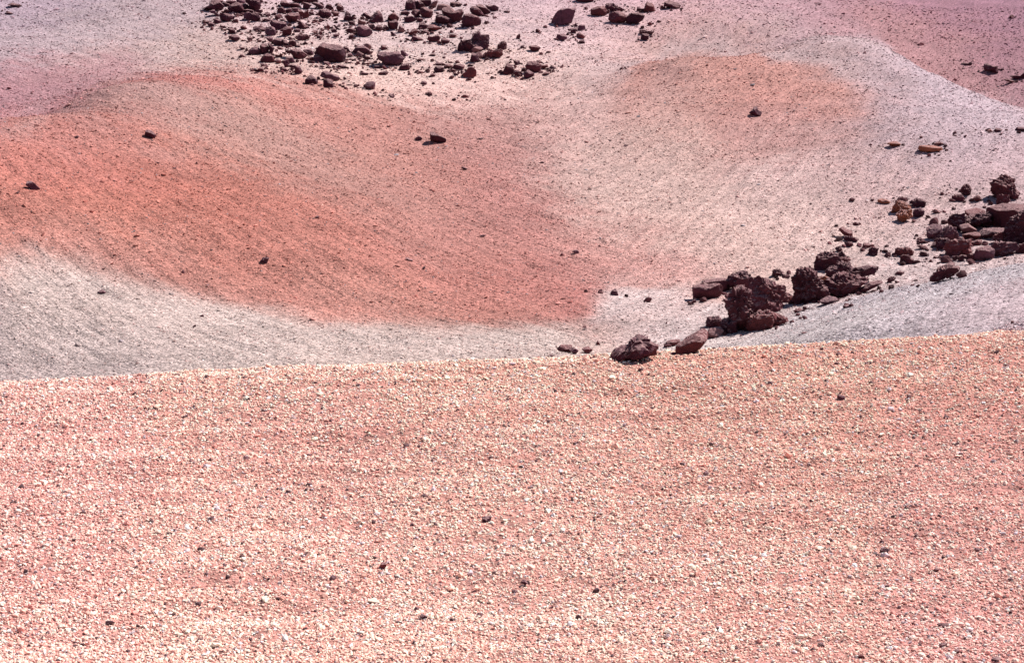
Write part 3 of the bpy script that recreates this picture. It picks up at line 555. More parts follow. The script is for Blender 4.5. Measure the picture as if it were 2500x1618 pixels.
('rock',-13.02,79.78,-1.635,0.162,'s','d',0,'small near black flat rock right of the brown hump',(-17.9,9.5,-2.6,18.0,18.2,-1.3,-3.2,2.0)),
('boulder',-12.19,80.82,-1.460,0.150,'r','b',0,'long low dark brown boulder left of the great domed boulder',(-61,46.2,-34.6,41.8,-10.3,53,17.9,48.2,50,30.8,63,20.0,42.5,-3.8,5.3,-5.8,-13.7,11.5,-28.3,33.2,-52,33.2)),
('rock',-11.59,81.54,-1.261,0.141,'r','d',0,'mid sized near black rounded rock right of the long low boulder',(-30.0,25.9,-6.1,35.2,19.7,25.8,30.9,2.3,-7.2,-2.4,-16.3,9.4)),
('rock',-12.92,81.55,-1.249,0.157,'a','r',0,'tiny reddish angular rock below the purplish block',(-9.5,12.2,3.8,14.3,9.9,-1.0,-1.1,-3.1)),
('rock',-12.27,77.84,-1.856,0.156,'a','d',0,'small near black angular rock below left of the long low boulder',(-17.9,28.5,-4.9,43.1,11.7,36.8,19.5,18.0,10.5,-1.8,-10.6,-5.9,-14.2,13.9)),
('rock',-12.31,79.61,-1.657,0.153,'a','p',0,'mid sized purplish grey angular rock below left of the long low boulder',(-27.1,25.4,-5.3,36.0,13.7,25.2,27.9,-5.2,10.7,-3.0,-8.2,7.7)),
('rock',-11.84,77.22,-1.945,0.152,'a','d',0,'nearer mid sized near black angular rock below the long low boulder',(-26.4,21.2,7.0,23.2,27.5,10.7,14.6,-1.7,-10.3,4.6)),
('rock',-11.23,75.05,-2.126,0.148,'a','d',0,'farther mid sized near black angular rock below the long low boulder',(-19.9,8.2,-4.8,41.3,5.5,45.3,20.7,10.1,6.0,-6.0,-12.1,0.1)),
('rock',-12.09,75.79,-2.028,0.158,'a','b',0,'small dark brown angular rock below left of the long low boulder',(-22.3,5.8,-3.4,20.0,12.7,13.8,22.5,-0.5,-4.1,-1.4)),
('rock',-11.72,75.50,-2.073,0.154,'a','b',0,'tiny dark brown angular rock below the long low boulder',(-6.8,9.5,7.4,8.4,6.1,-2.8,-3.0,0.3)),
('rock',-13.63,78.11,-1.806,0.173,'a','d',0,'small near black angular rock below left of the brown hump',(-16.3,13.6,2.7,15.7,17.0,5.1,2.1,-3.1)),
('rock',-13.27,75.04,-2.048,0.175,'a','d',0,'mid sized near black angular rock below left of the brown hump',(-27.6,16.4,-15.8,8.3,0.9,24.3,17.1,26.3,28.2,-2.0,8.1,1.1,-24.2,-0.8)),
('rock',-13.20,77.74,-1.876,0.168,'s','d',0,'tiny near black flat rock below the brown hump',(-8.1,8.8,8.5,0.1,-0.0,-3.0)),
('rock',-14.55,73.94,-2.063,0.194,'a','r',0,'tiny reddish angular rock below the tail boulder',(-7.5,11.1,-1.4,13.0,8.0,-1.4,-8.0,-3.3)),
('rock',-12.39,74.82,-2.125,0.164,'s','r',0,'small reddish flat rock below right of the brown hump',(-13.8,8.5,14.2,2.3,-0.0,-0.6)),
('boulder',-14.13,98.59,1.924,0.142,'j','d',0,'large near black jagged boulder above right of the mottled boulder',(-73,11.4,-65,26.9,69,27.3,74,11.8,44.7,-1.2,-2.7,-1.4,-39.2,6.3)),
('rock',-13.68,96.49,1.513,0.141,'a','d',0,'small near black angular rock above the black wedge',(-24.5,40.5,27.0,40.7,29.0,22.9,-7.8,-4.8,-28.1,5.3)),
('boulder',-14.89,96.82,1.610,0.153,'s','d',0,'large near black flat boulder above the mottled boulder',(-62,20.1,-51,45.5,-23.1,43.0,-10.8,25.3,33.2,30.5,54,25.5,63,7.7,32.2,-2.6,-19.3,2.4,-44.9,7.4)),
('rock',-15.10,94.45,1.218,0.158,'a','d',0,'farther small near black angular rock above left of the mottled boulder',(-26.2,1.9,-17.6,37.2,2.6,39.8,27.0,17.5,18.9,-3.0,-6.4,-5.5)),
('rock',-14.71,94.76,1.228,0.154,'a','d',0,'nearer small near black angular rock above left of the mottled boulder',(-25.2,-0.6,-11.8,24.2,21.2,31.8,25.6,11.8,-0.1,-4.3)),
('rock',-14.30,95.27,1.289,0.149,'a','p',0,'small purplish grey angular rock above right of the mottled boulder',(-27.1,25.6,8.6,30.7,28.5,18.2,17.7,-4.1,-12.4,5.9)),
('boulder',-13.11,96.97,1.523,0.134,'s','p',0,'mid sized purplish grey flat boulder above left of the upper lump',(-44.1,40.4,-5.2,45.6,22.9,33.0,45.8,17.8,34.9,-2.7,6.8,10.0,-23.8,27.8)),
('rock',-12.19,96.30,1.443,0.126,'a','d',0,'small near black angular rock above right of the upper lump',(-29.2,15.2,-15.6,40.5,2.4,40.5,22.3,15.3,29.6,-2.4,-3.8,2.6)),
('rock',-11.45,96.24,1.359,0.118,'r','b',0,'small dark brown rounded rock right of the upper lump',(-23.8,24.7,-15.5,50.0,20.3,39.9,24.7,6.6,6.4,-6.0,-16.6,1.5)),
('boulder',-12.14,93.48,0.912,0.129,'r','d',0,'near black lumpy boulder high in the field, left of a gap',(-40.4,30.8,-32.2,55,-4.8,53,15.3,58,39.7,33.4,41.8,18.6,23.7,-6.9,-1.1,2.9,-33.4,10.3)),
('rock',-11.61,94.31,1.034,0.123,'a','r',0,'small reddish angular rock right of the upper lump',(-25.8,25.4,-0.5,30.4,27.1,20.5,24.1,0.7,-1.3,-4.3)),
('rock',-13.11,94.41,1.119,0.138,'r','d',0,'small near black rounded rock left of the upper lump',(-18.7,8.5,-13.2,23.4,4.4,20.9,19.0,1.1,-6.4,-1.4)),
('boulder',-13.45,93.18,0.869,0.143,'a','r',0,'mid sized reddish angular boulder above the black wedge',(-37.9,62,-18.1,60,-3.9,35.4,26.3,47.7,33.1,25.6,40.2,7.9,14.8,-6.9,-25.0,-6.9,-31.4,30.4)),
('boulder',-13.89,91.00,0.618,0.151,'r','b',0,'mottled dark brown round boulder in the thick of the upper left rocks',(-46.0,39.0,-16.4,56,13.0,65,46.3,44.0,48.0,17.6,20.6,-1.7,-8.6,-4.1,-25.1,12.7,-39.1,29.4)),
('rock',-14.94,92.22,0.841,0.161,'a','b',0,'small dark brown angular rock above the black heap',(-24.6,-2.0,-18.9,22.3,6.0,32.0,25.2,17.5,4.8,-2.0)),
('rock',-14.62,91.59,0.697,0.158,'a','p',0,'small purplish grey angular rock above right of the black heap',(-19.2,8.7,7.9,15.9,19.7,3.9,-0.0,-1.0)),
('boulder',-14.50,89.19,0.167,0.161,'a','d',0,'near black angular boulder with sunlit pinkish top in the upper left rocks',(-44.3,26.7,-47.3,40.8,-30.0,62,0.4,47.9,47.8,40.9,49.6,22.0,25.0,-1.6,-6.1,-3.9)),
('rock',-13.05,89.55,0.226,0.145,'s','d',0,'near black wedge shaped slab with thin left tail, upper left rocks',(-27.0,56,-15.2,51,8.2,32.0,43.5,11.0,38.2,-5.6,-7.1,-0.9,-42.8,8.5,-20.9,22.5)),
('rock',-12.69,90.09,0.390,0.140,'s','d',0,'tiny near black flat rock right of the black wedge',(-14.1,13.4,14.8,11.1,9.6,-0.8,-7.2,2.7)),
('rock',-12.47,91.33,0.613,0.136,'a','r',0,'small reddish angular rock below left of the upper lump',(-22.0,1.1,-9.2,20.4,15.0,13.2,22.0,1.2,-2.5,-1.3)),
('rock',-12.17,91.82,0.682,0.132,'s','d',0,'small near black flat rock below left of the upper lump',(-25.3,17.9,-5.5,22.8,26.0,5.9,-1.3,-1.4)),
('rock',-11.49,89.41,0.134,0.128,'a','r',0,'small reddish angular rock below the upper lump',(-21.6,-5.5,-6.9,8.7,1.1,42.2,22.1,18.6,17.0,4.0,-2.5,-5.5)),
('rock',-10.92,88.08,-0.019,0.123,'a','d',0,'small near black angular rock below right of the upper lump',(-18.5,14.3,0.8,30.6,19.3,16.7,11.8,-4.1,-9.3,2.9)),
('rock',-10.86,89.60,0.149,0.121,'s','d',0,'small near black flat rock below right of the upper lump',(-24.6,26.3,-12.4,33.4,1.5,12.1,25.3,-2.3,10.8,-4.6,-8.3,2.5)),
('rock',-10.65,86.83,-0.289,0.122,'r','p',0,'small purplish grey rounded rock above the great domed boulder',(-20.7,10.1,-8.8,21.6,21.5,19.3,18.8,5.5,-0.0,-1.4)),
('rock',-12.06,87.80,-0.104,0.136,'a','k',0,'small pale pinkish angular rock below right of the black wedge',(-19.6,12.3,1.9,26.2,20.8,26.2,15.3,-3.9,-5.7,5.4)),
('rock',-11.62,87.40,-0.183,0.132,'a','b',0,'small dark brown angular rock below the upper lump',(-11.3,14.2,-6.2,30.4,7.8,25.8,11.9,4.9,-4.7,-4.4)),
('rock',-11.51,86.42,-0.332,0.132,'a','d',0,'small near black angular rock above left of the great domed boulder',(-25.5,1.3,-13.5,15.0,25.9,15.0,-4.7,-1.0)),
('boulder',-10.43,92.38,0.690,0.112,'j','p',0,'mid sized purplish grey jagged boulder above left of the split topped boulder',(-40.6,8.0,-22.5,42.2,-12.1,64,7.4,49.5,14.1,20.4,41.4,22.8,16.4,8.0,-8.8,-6.6)),
('rock',-10.13,90.97,0.442,0.111,'a','d',0,'small near black angular rock above left of the split topped boulder',(-23.9,22.6,7.9,22.6,24.5,1.0,7.3,-1.4,-12.1,3.4)),
('rock',-10.50,91.12,0.487,0.115,'s','d',0,'tiny near black flat rock above left of the split topped boulder',(-14.5,7.9,14.8,4.3,-4.9,-0.5)),
('rock',-10.17,90.30,0.287,0.112,'s','b',0,'tiny dark brown flat rock left of the split topped boulder',(-11.7,15.7,9.9,8.6,12.1,-1.0,-7.1,8.5)),
('rock',-9.96,88.95,-0.042,0.112,'s','b',0,'mid sized dark brown flat rock left of the split topped boulder',(-33.0,17.0,-8.9,28.7,29.3,24.0,33.7,9.9,-12.0,-1.8)),
('rock',-9.47,93.04,0.812,0.101,'a','d',0,'mid sized near black angular rock left of the pyramid boulder',(-34.4,24.2,-14.2,36.5,0.9,43.8,35.3,14.5,29.9,-5.0,7.5,-2.5,-2.2,14.4)),
('boulder',-8.63,92.12,0.613,0.093,'a','d',0,'near black pyramid shaped boulder pointing up in the upper rock field',(-36.4,33.8,13.9,80,40.2,26.6,42.1,-4.6,-5.1,-9.5,-39.5,0.2,-41.6,17.2)),
('rock',-9.50,91.04,0.434,0.104,'a','k',0,'small pale pinkish angular rock above the split topped boulder',(-25.5,6.8,-17.4,42.9,1.7,23.7,26.2,23.7,25.8,4.5,1.2,-5.2)),
('rock',-8.77,90.25,0.197,0.097,'r','d',0,'small near black rounded rock above right of the split topped boulder',(-24.9,26.0,-14.9,40.3,6.7,30.8,25.6,2.4,10.9,-4.7,-18.1,2.4)),
('rock',-8.30,89.89,0.087,0.092,'r','d',0,'small near black rounded rock below the pyramid boulder',(-24.2,0.2,-13.9,33.5,10.3,33.5,24.4,12.1,12.1,-2.1)),
('rock',-7.95,90.13,0.131,0.088,'a','d',0,'small near black angular rock below right of the pyramid boulder',(-21.8,2.5,-4.2,35.8,22.1,14.4,17.0,-4.7,-14.6,-4.7)),
('boulder',-7.50,90.36,0.168,0.083,'a','d',0,'mid sized near black angular boulder below right of the pyramid boulder',(-35.7,43.9,-11.2,53,18.1,61,37.2,39.1,26.8,-1.5,-7.4,-3.9,-26.5,15.2)),
('rock',-7.61,92.71,0.729,0.082,'a','r',0,'mid sized reddish angular rock right of the pyramid boulder',(-33.2,28.4,-10.5,43.1,4.7,53,34.0,18.7,31.1,-5.5,-1.2,-0.6,-21.0,9.2)),
('rock',-9.59,89.17,0.023,0.107,'a','d',0,'small near black angular rock left of the split topped boulder',(-17.4,23.8,-7.6,33.2,13.5,14.4,17.9,-4.5,-5.8,4.9)),
('boulder',-9.06,87.90,-0.282,0.103,'a','p',0,'dark boulder with pale split top below left of the pyramid boulder',(-48.3,7.1,-28.9,28.1,-35.5,51,-30.4,70,2.6,65,33.1,56,46.9,35.1,48.8,14.1,31.9,-2.2,-17.8,-4.5)),
('rock',-9.75,86.96,-0.386,0.112,'a','b',0,'small dark brown angular rock left of the split topped boulder',(-16.3,0.3,-6.5,23.4,17.1,30.3,11.7,-4.3)),
('rock',-7.23,87.78,-0.228,0.082,'r','d',0,'small near black rounded rock below right of the pyramid boulder',(-18.6,21.6,-6.6,26.2,19.0,3.0,9.4,-1.7,-11.8,3.0)),
('rock',-6.91,89.57,-0.029,0.077,'a','k',0,'small pale pinkish angular rock below the top pair boulder',(-20.4,5.7,-7.6,49.0,20.9,22.9,18.2,3.3,3.6,-6.1)),
('rock',-6.99,94.34,1.103,0.074,'s','d',0,'small near black flat rock below left of the top pair boulder',(-27.7,19.2,-1.2,28.9,28.3,16.0,24.8,3.1,-28.1,-1.8)),
('boulder',-6.77,95.86,1.449,0.070,'r','d',0,'near black rounded boulder near the top edge, left of a touching pair',(-35.1,1.2,-24.3,55,2.7,68,29.3,55,35.3,1.3,-11.8,-8.6)),
('boulder',-6.12,96.37,1.509,0.063,'a','d',0,'mid sized near black angular boulder right of the top pair boulder',(-41.4,49.0,-7.6,59,15.7,39.2,42.2,0.2,-1.7,-6.4,-32.0,0.1)),
('boulder',-5.87,97.50,1.725,0.060,'r','d',0,'mid sized near black rounded boulder right of the top pair boulder',(-40.3,47.0,41.5,47.1,37.7,17.2,13.6,-2.8,-10.0,13.8)),
('rock',-5.28,97.03,1.614,0.054,'j','k',0,'small pale pinkish jagged rock above left of the boulder under the heart',(-28.7,6.4,-8.1,28.7,12.4,45.3,29.3,38.7,8.6,6.4,-8.5,-5.2)),
('boulder',-4.53,95.91,1.434,0.047,'s','k',0,'mid sized pale pinkish flat boulder above the boulder under the heart',(-44.4,3.9,-35.7,40.0,4.6,43.3,44.7,26.9,0.8,-2.6)),
('boulder',-3.77,97.47,1.685,0.039,'a','b',0,'mid sized dark brown angular boulder above the heart faced boulder',(-39.2,1.5,-32.1,31.4,19.0,31.4,39.4,14.8,15.3,-1.8)),
('boulder',-4.26,91.84,0.525,0.046,'r','d',0,'near black rounded boulder leaning under the heart faced boulder',(-64,14.9,-57,49.5,-38.0,64,-5.9,59,35.8,33.8,65,5.5,-6.5,-4.0,-48.4,-4.0)),
('boulder',-3.79,92.18,0.628,0.041,'r','b',0,'dark brown boulder with a notched heart shaped face in the upper field',(-64,73,-47.6,91,-18.6,91,13.5,69,49.1,83,65,61,58,14.2,9.7,-7.9,-32.2,14.2)),
('boulder',-2.53,90.53,0.367,0.028,'r','d',0,'near black rounded boulder just right of the heart faced boulder',(-58,44.3,-41.5,85,-9.9,75,37.7,60,58,28.8,40.5,-3.2,8.7,-9.4,-42.1,3.0)),
('rock',-3.10,90.53,0.314,0.034,'a','p',0,'tiny purplish grey angular rock below left of the round black boulder',(-12.6,12.6,12.9,21.9,12.7,-2.1,-3.2,-3.7)),
('boulder',-2.29,93.66,1.017,0.024,'r','d',0,'near black oval boulder, left end of a row of three near the top',(-47.4,34.5,-30.9,57,-1.3,63,31.3,31.4,47.7,2.6,11.5,-7.1,-21.3,5.8)),
('boulder',-1.87,94.59,1.146,0.020,'a','d',0,'mid sized near black angular boulder right of the oval boulder',(-51,57,-24.5,70,-1.4,54,21.7,37.7,51,11.9,31.5,-1.1,-1.7,-4.3,-21.4,24.8)),
('boulder',-1.38,95.50,1.345,0.014,'a','p',0,'purplish boulder, right end of a row of three near the top',(-48.3,49.2,-14.9,36.2,21.9,42.7,48.6,26.4,41.8,0.3,15.1,-3.0,-18.4,13.4)),
('rock',-1.56,93.18,0.944,0.017,'a','d',0,'tiny near black angular rock below the row end boulder',(-10.6,8.1,10.7,8.1,0.8,-2.6)),
('rock',-6.31,93.61,0.951,0.067,'r','b',0,'small dark brown rounded rock below right of the top pair boulder',(-29.1,29.0,0.7,48.2,30.1,41.9,29.7,16.3,9.8,-3.0,-16.1,16.2)),
('boulder',-6.53,92.33,0.626,0.071,'a','d',0,'mid sized near black angular boulder below the top pair boulder',(-37.1,6.9,-26.9,38.5,-4.2,41.7,37.5,22.7,30.8,3.8,-21.1,-2.6)),
('boulder',-5.54,93.59,0.934,0.059,'r','b',0,'mid sized dark brown rounded boulder below right of the top pair boulder',(-40.7,21.5,-36.9,57,-0.8,66,41.4,37.5,27.9,-4.2,-21.4,-7.4)),
('rock',-5.93,92.36,0.647,0.064,'a','d',0,'small near black angular rock below right of the top pair boulder',(-20.9,7.6,2.0,29.8,21.3,20.3,17.8,-1.9,-4.9,-1.9)),
('rock',-5.57,90.60,0.204,0.061,'a','d',0,'mid sized near black angular rock left of the boulder under the heart',(-33.4,0.3,-23.2,43.9,2.1,37.7,33.6,15.9,23.8,-2.8)),
('boulder',-4.85,90.04,0.093,0.054,'s','r',0,'mid sized reddish flat boulder below left of the boulder under the heart',(-47.2,12.7,-31.1,43.6,6.6,28.2,47.6,15.8,15.8,0.3,-12.7,-2.8)),
('rock',-4.34,90.76,0.298,0.048,'a','d',0,'tiny near black angular rock below the boulder under the heart',(-14.2,8.2,1.8,17.6,14.4,2.5,-1.6,-3.7)),
('rock',-5.40,89.37,-0.029,0.060,'s','b',0,'small dark brown flat rock below left of the boulder under the heart',(-28.1,7.7,3.4,23.1,28.3,1.6,-9.4,-1.5)),
('rock',-6.05,88.47,-0.177,0.068,'r','r',0,'mid sized reddish rounded rock below the top pair boulder',(-29.3,9.6,-10.4,30.7,11.5,42.9,29.8,21.6,7.8,0.5,-17.1,-5.6)),
('boulder',-5.69,86.28,-0.510,0.066,'s','d',0,'mid sized near black flat boulder above right of the lower right lump',(-34.7,11.5,-25.3,29.3,4.8,20.4,35.0,8.5,25.7,-1.9,-16.6,2.5)),
('boulder',-4.69,85.92,-0.553,0.055,'a','b',0,'mid sized dark brown angular boulder below left of the boulder under the heart',(-39.1,10.7,-32.8,34.4,-5.7,28.5,21.6,40.3,39.6,28.4,27.2,-1.2,-24.2,-2.6)),
('rock',-3.95,85.05,-0.667,0.046,'a','d',0,'mid sized near black angular rock left of the dark twin boulder',(-27.6,6.5,-21.4,29.9,-6.4,35.8,27.9,21.1,20.2,3.5,-3.8,-2.3)),
('rock',-3.58,87.37,-0.321,0.041,'a','r',0,'small reddish angular rock above left of the dark twin boulder',(-26.1,-1.5,-19.8,22.6,7.8,16.6,26.2,16.6,1.5,-1.5)),
('rock',-5.88,85.56,-0.623,0.069,'s','p',0,'tiny purplish grey flat rock above the lower right lump',(-13.4,8.3,13.6,5.3,1.5,-2.6)),
('boulder',-2.70,82.54,-1.087,0.033,'j','d',0,'jagged near black boulder touching the left side of the spiky boulder',(-46.1,-5.3,-37.5,35.2,-20.5,65,23.0,61,46.3,31.9,42.8,-5.3,-7.6,-8.6)),
('boulder',-1.91,82.95,-1.010,0.023,'j','p',0,'tall spiky purplish boulder above a pale slab, upper field',(-54,49.5,-36.7,69,-19.7,96,3.9,102,10.5,82,51,82,54,42.9,54,0.7,16.8,-9.2,-40.3,20.6)),
('boulder',-2.03,82.41,-1.134,0.025,'s','k',0,'mid sized pale pinkish flat boulder below the spiky boulder',(-35.1,14.2,-18.3,30.6,18.6,33.9,35.3,20.7,11.8,7.6,-25.2,-2.3)),
('rock',-2.03,79.80,-1.621,0.025,'a','d',0,'mid sized near black angular rock below right of the dark twin boulder',(-27.6,3.6,-17.6,54,5.1,41.1,27.7,3.6,1.6,-6.0)),
('rock',-1.82,80.75,-1.449,0.023,'a','k',0,'small pale pinkish angular rock below the spiky boulder',(-17.9,29.5,1.8,42.4,18.2,19.8,11.5,-5.8,-8.2,3.9)),
('boulder',-1.18,80.97,-1.394,0.015,'j','r',0,'large reddish jagged boulder below right of the spiky boulder',(-51,13.3,-34.5,16.5,-11.4,42.3,14.9,35.9,47.9,37.5,51,16.5,37.9,3.5,-1.7,-1.3,-44.5,-2.9)),
('rock',-1.36,80.25,-1.540,0.017,'a','d',0,'tiny near black angular rock below right of the spiky boulder',(-13.1,-0.2,-6.5,18.0,13.1,3.0,6.5,-3.4)),
('rock',-0.59,83.13,-0.990,0.007,'j','b',0,'mid sized dark brown jagged rock right of the spiky boulder',(-29.6,0.2,-24.5,26.8,-4.2,36.7,19.5,46.6,29.6,30.1,26.2,6.9,-0.8,-3.1)),
('rock',0.37,86.35,-0.399,-0.004,'a','b',0,'small dark brown angular rock above the hunched boulder',(-14.0,-1.3,-7.0,21.8,12.2,33.8,14.0,11.6,3.5,-4.7)),
('rock',1.59,88.66,-0.026,-0.018,'r','b',0,'tiny dark brown rounded rock below left of the tall leaning boulder',(-14.4,1.3,-10.9,21.2,3.5,26.4,14.3,14.1,3.6,-4.0)),
('rock',0.60,83.78,-0.913,-0.007,'a','p',0,'tiny purplish grey angular rock above left of the egg shaped boulder',(-13.6,7.1,3.4,18.8,13.6,10.4,-3.4,-4.0)),
('boulder',1.32,82.86,-1.080,-0.016,'r','b',0,'mid sized dark brown rounded boulder above the egg shaped boulder',(-36.3,23.9,-24.5,33.8,5.8,37.1,36.1,20.6,19.4,0.8,-14.3,-2.5)),
('rock',3.03,87.26,-0.489,-0.035,'a','p',0,'mid sized purplish grey angular rock below the tall leaning boulder',(-32.8,4.1,-27.7,35.3,25.3,44.0,32.7,11.0,11.5,-1.1,-23.9,-2.9)),
('boulder',-0.20,77.08,-2.229,0.003,'a','b',0,'dark brown hunched boulder left of the egg shaped boulder',(-32.2,0.3,-18.0,43.7,-2.3,62,19.7,46.8,32.2,12.7,13.4,-7.4)),
('rock',0.24,79.28,-1.769,-0.003,'a','d',0,'small near black angular rock above right of the hunched boulder',(-17.8,23.7,17.7,25.3,17.8,-0.1,-4.8,-1.7)),
('rock',-0.66,77.34,-2.172,0.008,'s','r',0,'small reddish flat rock left of the hunched boulder',(-14.2,-0.2,7.9,14.5,14.2,1.3,-4.7,-3.3)),
('rock',-1.12,77.22,-2.192,0.014,'s','r',0,'tiny reddish flat rock left of the hunched boulder',(-9.4,-0.6,9.5,7.8,3.2,-2.8)),
('rock',0.34,76.46,-2.309,-0.004,'s','b',0,'small dark brown flat rock right of the hunched boulder',(-21.1,-0.1,-19.5,29.8,-7.1,35.9,17.9,20.6,21.1,-0.1,-7.0,-4.7)),
('boulder',1.16,77.24,-2.114,-0.015,'r','b',0,'dark brown egg shaped boulder at the lower right of the upper field',(-41.8,33.3,-27.7,55,13.2,55,41.6,39.6,35.5,-4.0,10.3,-7.2,-33.9,11.4)),
('rock',0.91,75.90,-2.368,-0.012,'r','d',0,'mid sized near black rounded rock below left of the egg shaped boulder',(-27.9,-5.7,-21.8,29.0,-6.3,44.2,27.8,22.9,21.7,1.9)),
('rock',1.47,79.79,-1.700,-0.018,'a','b',0,'tiny dark brown angular rock above right of the egg shaped boulder',(-13.1,14.7,12.9,19.4,13.0,3.0,0.0,-3.4)),
('rock',1.76,77.90,-1.958,-0.023,'a','r',0,'small reddish angular rock right of the egg shaped boulder',(-20.6,-1.8,-11.2,20.0,17.3,26.3,20.6,10.7,-1.6,1.3)),
('rock',2.21,77.92,-1.948,-0.028,'a','p',0,'small purplish grey angular rock right of the egg shaped boulder',(-20.7,3.9,-4.9,21.9,20.6,9.4,8.0,-3.8)),
('rock',2.70,78.61,-1.873,-0.034,'s','b',0,'tiny dark brown flat rock right of the egg shaped boulder',(-12.8,-3.5,9.5,14.7,12.8,5.3,-3.2,-3.5)),
('rock',2.00,77.22,-2.072,-0.026,'a','b',0,'small dark brown angular rock right of the egg shaped boulder',(-15.0,-0.3,3.8,15.9,14.9,6.6,-2.4,-5.0)),
('rock',1.80,76.50,-2.214,-0.023,'s','r',0,'mid sized reddish flat rock below right of the egg shaped boulder',(-25.0,-2.1,3.0,15.7,24.9,8.0,-3.1,-6.7)),
('rock',-2.27,78.75,-1.835,0.029,'s','b',0,'small dark brown flat rock above the reddish dome',(-19.3,0.6,-9.5,13.2,19.3,5.3,-3.2,-1.0)),
('rock',-2.91,78.00,-1.986,0.037,'s','b',0,'mid sized dark brown flat rock above left of the reddish dome',(-30.1,13.6,-20.4,29.2,30.4,22.9,30.2,4.2,-8.0,-2.1)),
('rock',-3.17,77.27,-2.111,0.041,'a','b',0,'small dark brown angular rock left of the reddish dome',(-17.3,4.8,-1.4,20.3,17.4,4.8,1.6,-1.4)),
('rock',-3.00,76.55,-2.238,0.039,'s','d',0,'small near black flat rock left of the reddish dome',(-17.1,5.9,-4.6,12.0,17.2,2.8,-1.6,-0.9)),
('boulder',-2.29,76.23,-2.357,0.030,'a','r',0,'reddish brown domed boulder alone at the lower middle of the upper field',(-37.2,17.7,-15.3,33.0,-2.8,54,22.1,54,34.4,36.0,37.4,11.8,18.7,-6.5,-28.0,-0.3)),
('rock',-7.48,83.56,-1.010,0.089,'r','b',0,'small dark brown rounded rock above left of the broad grey topped boulder',(-16.9,0.9,-13.7,24.7,2.6,30.0,17.2,14.0,10.1,-4.4,-8.8,-4.4)),
('boulder',-6.70,79.35,-1.768,0.084,'a','p',0,'broad boulder with purplish grey top, centre of the upper field',(-75,55,-62,67,-36.0,75,-5.3,65,20.5,67,51,65,77,34.0,53,13.7,39.9,-5.3,-32.2,-1.4,-44.7,19.0,-65,26.6)),
('rock',-6.12,81.58,-1.338,0.075,'a','p',0,'small purplish grey angular rock above the lower right lump',(-20.7,27.5,-10.0,37.9,21.3,6.6,18.5,-1.2,-5.3,-2.5,-21.0,9.2)),
('rock',-6.12,79.21,-1.752,0.077,'r','d',0,'tiny near black rounded rock above left of the lower right lump',(-8.9,4.2,-1.1,13.1,9.1,6.7,-1.3,-2.9)),
('boulder',-5.87,77.97,-2.008,0.075,'r','d',0,'near black rounded boulder below right of the broad grey topped boulder',(-28.6,-1.1,-23.2,13.9,-2.6,33.9,20.2,33.9,28.8,13.8,24.7,-2.4)),
('rock',-7.61,79.63,-1.691,0.095,'r','d',0,'tiny near black rounded rock left of the broad grey topped boulder',(-12.1,6.5,-1.6,16.7,12.5,11.6,11.0,-1.2,-9.7,-1.1)),
('rock',-7.86,79.63,-1.715,0.098,'s','r',0,'tiny reddish flat rock below right of the arched boulder',(-12.8,4.0,13.1,7.8,10.3,-0.6,-10.3,0.2)),
('rock',-7.36,78.54,-1.931,0.093,'a','d',0,'small near black angular rock below left of the broad grey topped boulder',(-21.5,11.1,-6.0,21.2,21.9,11.1,21.7,-2.8,-16.6,-4.0)),
('rock',-6.93,78.13,-1.977,0.088,'a','r',0,'nearer small reddish angular rock below left of the broad grey topped boulder',(-15.1,7.3,-7.2,22.3,15.3,-0.1,5.1,-3.8)),
('rock',-6.91,76.57,-2.242,0.090,'s','b',0,'mid sized dark brown flat rock below left of the broad grey topped boulder',(-25.3,9.7,-4.0,19.5,25.8,15.7,20.6,-2.3,-21.8,-3.5)),
('rock',-5.12,80.25,-1.569,0.064,'s','r',0,'mid sized reddish flat rock above right of the lower right lump',(-28.6,5.4,0.2,14.3,28.8,4.0,20.9,-1.1,-15.7,-1.0)),
('rock',-4.56,81.81,-1.322,0.056,'s','b',0,'small dark brown flat rock above right of the lower right lump',(-22.6,1.6,1.5,14.7,22.7,4.2,4.0,-1.0)),
('rock',-4.03,79.11,-1.788,0.051,'a','p',0,'small purplish grey angular rock below left of the dark twin boulder',(-24.4,2.3,-11.4,21.3,4.0,13.7,24.7,18.7,19.3,1.0,-6.5,-1.5)),
('rock',-3.93,77.38,-2.116,0.051,'r','d',0,'mid sized near black rounded rock left of the reddish dome',(-28.8,15.3,-18.6,30.2,16.7,30.1,29.1,10.2,8.8,-4.3,-24.0,-3.0)),
('rock',-3.51,78.31,-1.933,0.045,'a','r',0,'small reddish angular rock left of the reddish dome',(-22.9,6.9,-4.8,27.0,23.1,14.4,17.9,-0.6,-10.2,-1.9)),
('rock',-4.88,77.04,-2.162,0.063,'s','r',0,'small reddish flat rock right of the lower right lump',(-20.0,4.0,-9.9,13.8,20.1,3.9,15.1,-1.1,-15.1,-1.0)),
('rock',-4.26,75.84,-2.297,0.056,'s','b',0,'small dark brown flat rock right of the lower right lump',(-19.8,-1.3,10.1,18.2,19.8,3.5,7.4,-1.3)),
('rock',-4.58,73.74,-2.634,0.062,'a','p',0,'small purplish grey angular rock below right of the lower right lump',(-16.3,-3.3,-7.6,15.5,16.4,13.1,13.8,-3.3)),
('rock',-3.37,79.66,-1.684,0.042,'a','r',0,'tiny reddish angular rock below left of the dark twin boulder',(-11.7,0.5,-1.2,10.7,11.7,-0.8)),
('boulder',-10.16,80.14,-1.642,0.126,'r','d',0,'largest dark domed boulder of the upper rock field',(-82,46.2,-60,72,-26.3,104,10.9,103,57,88,73,74,84,34.4,81,-2.6,57,-9.5,10.5,-2.4,-35.8,11.6,-63,34.7)),
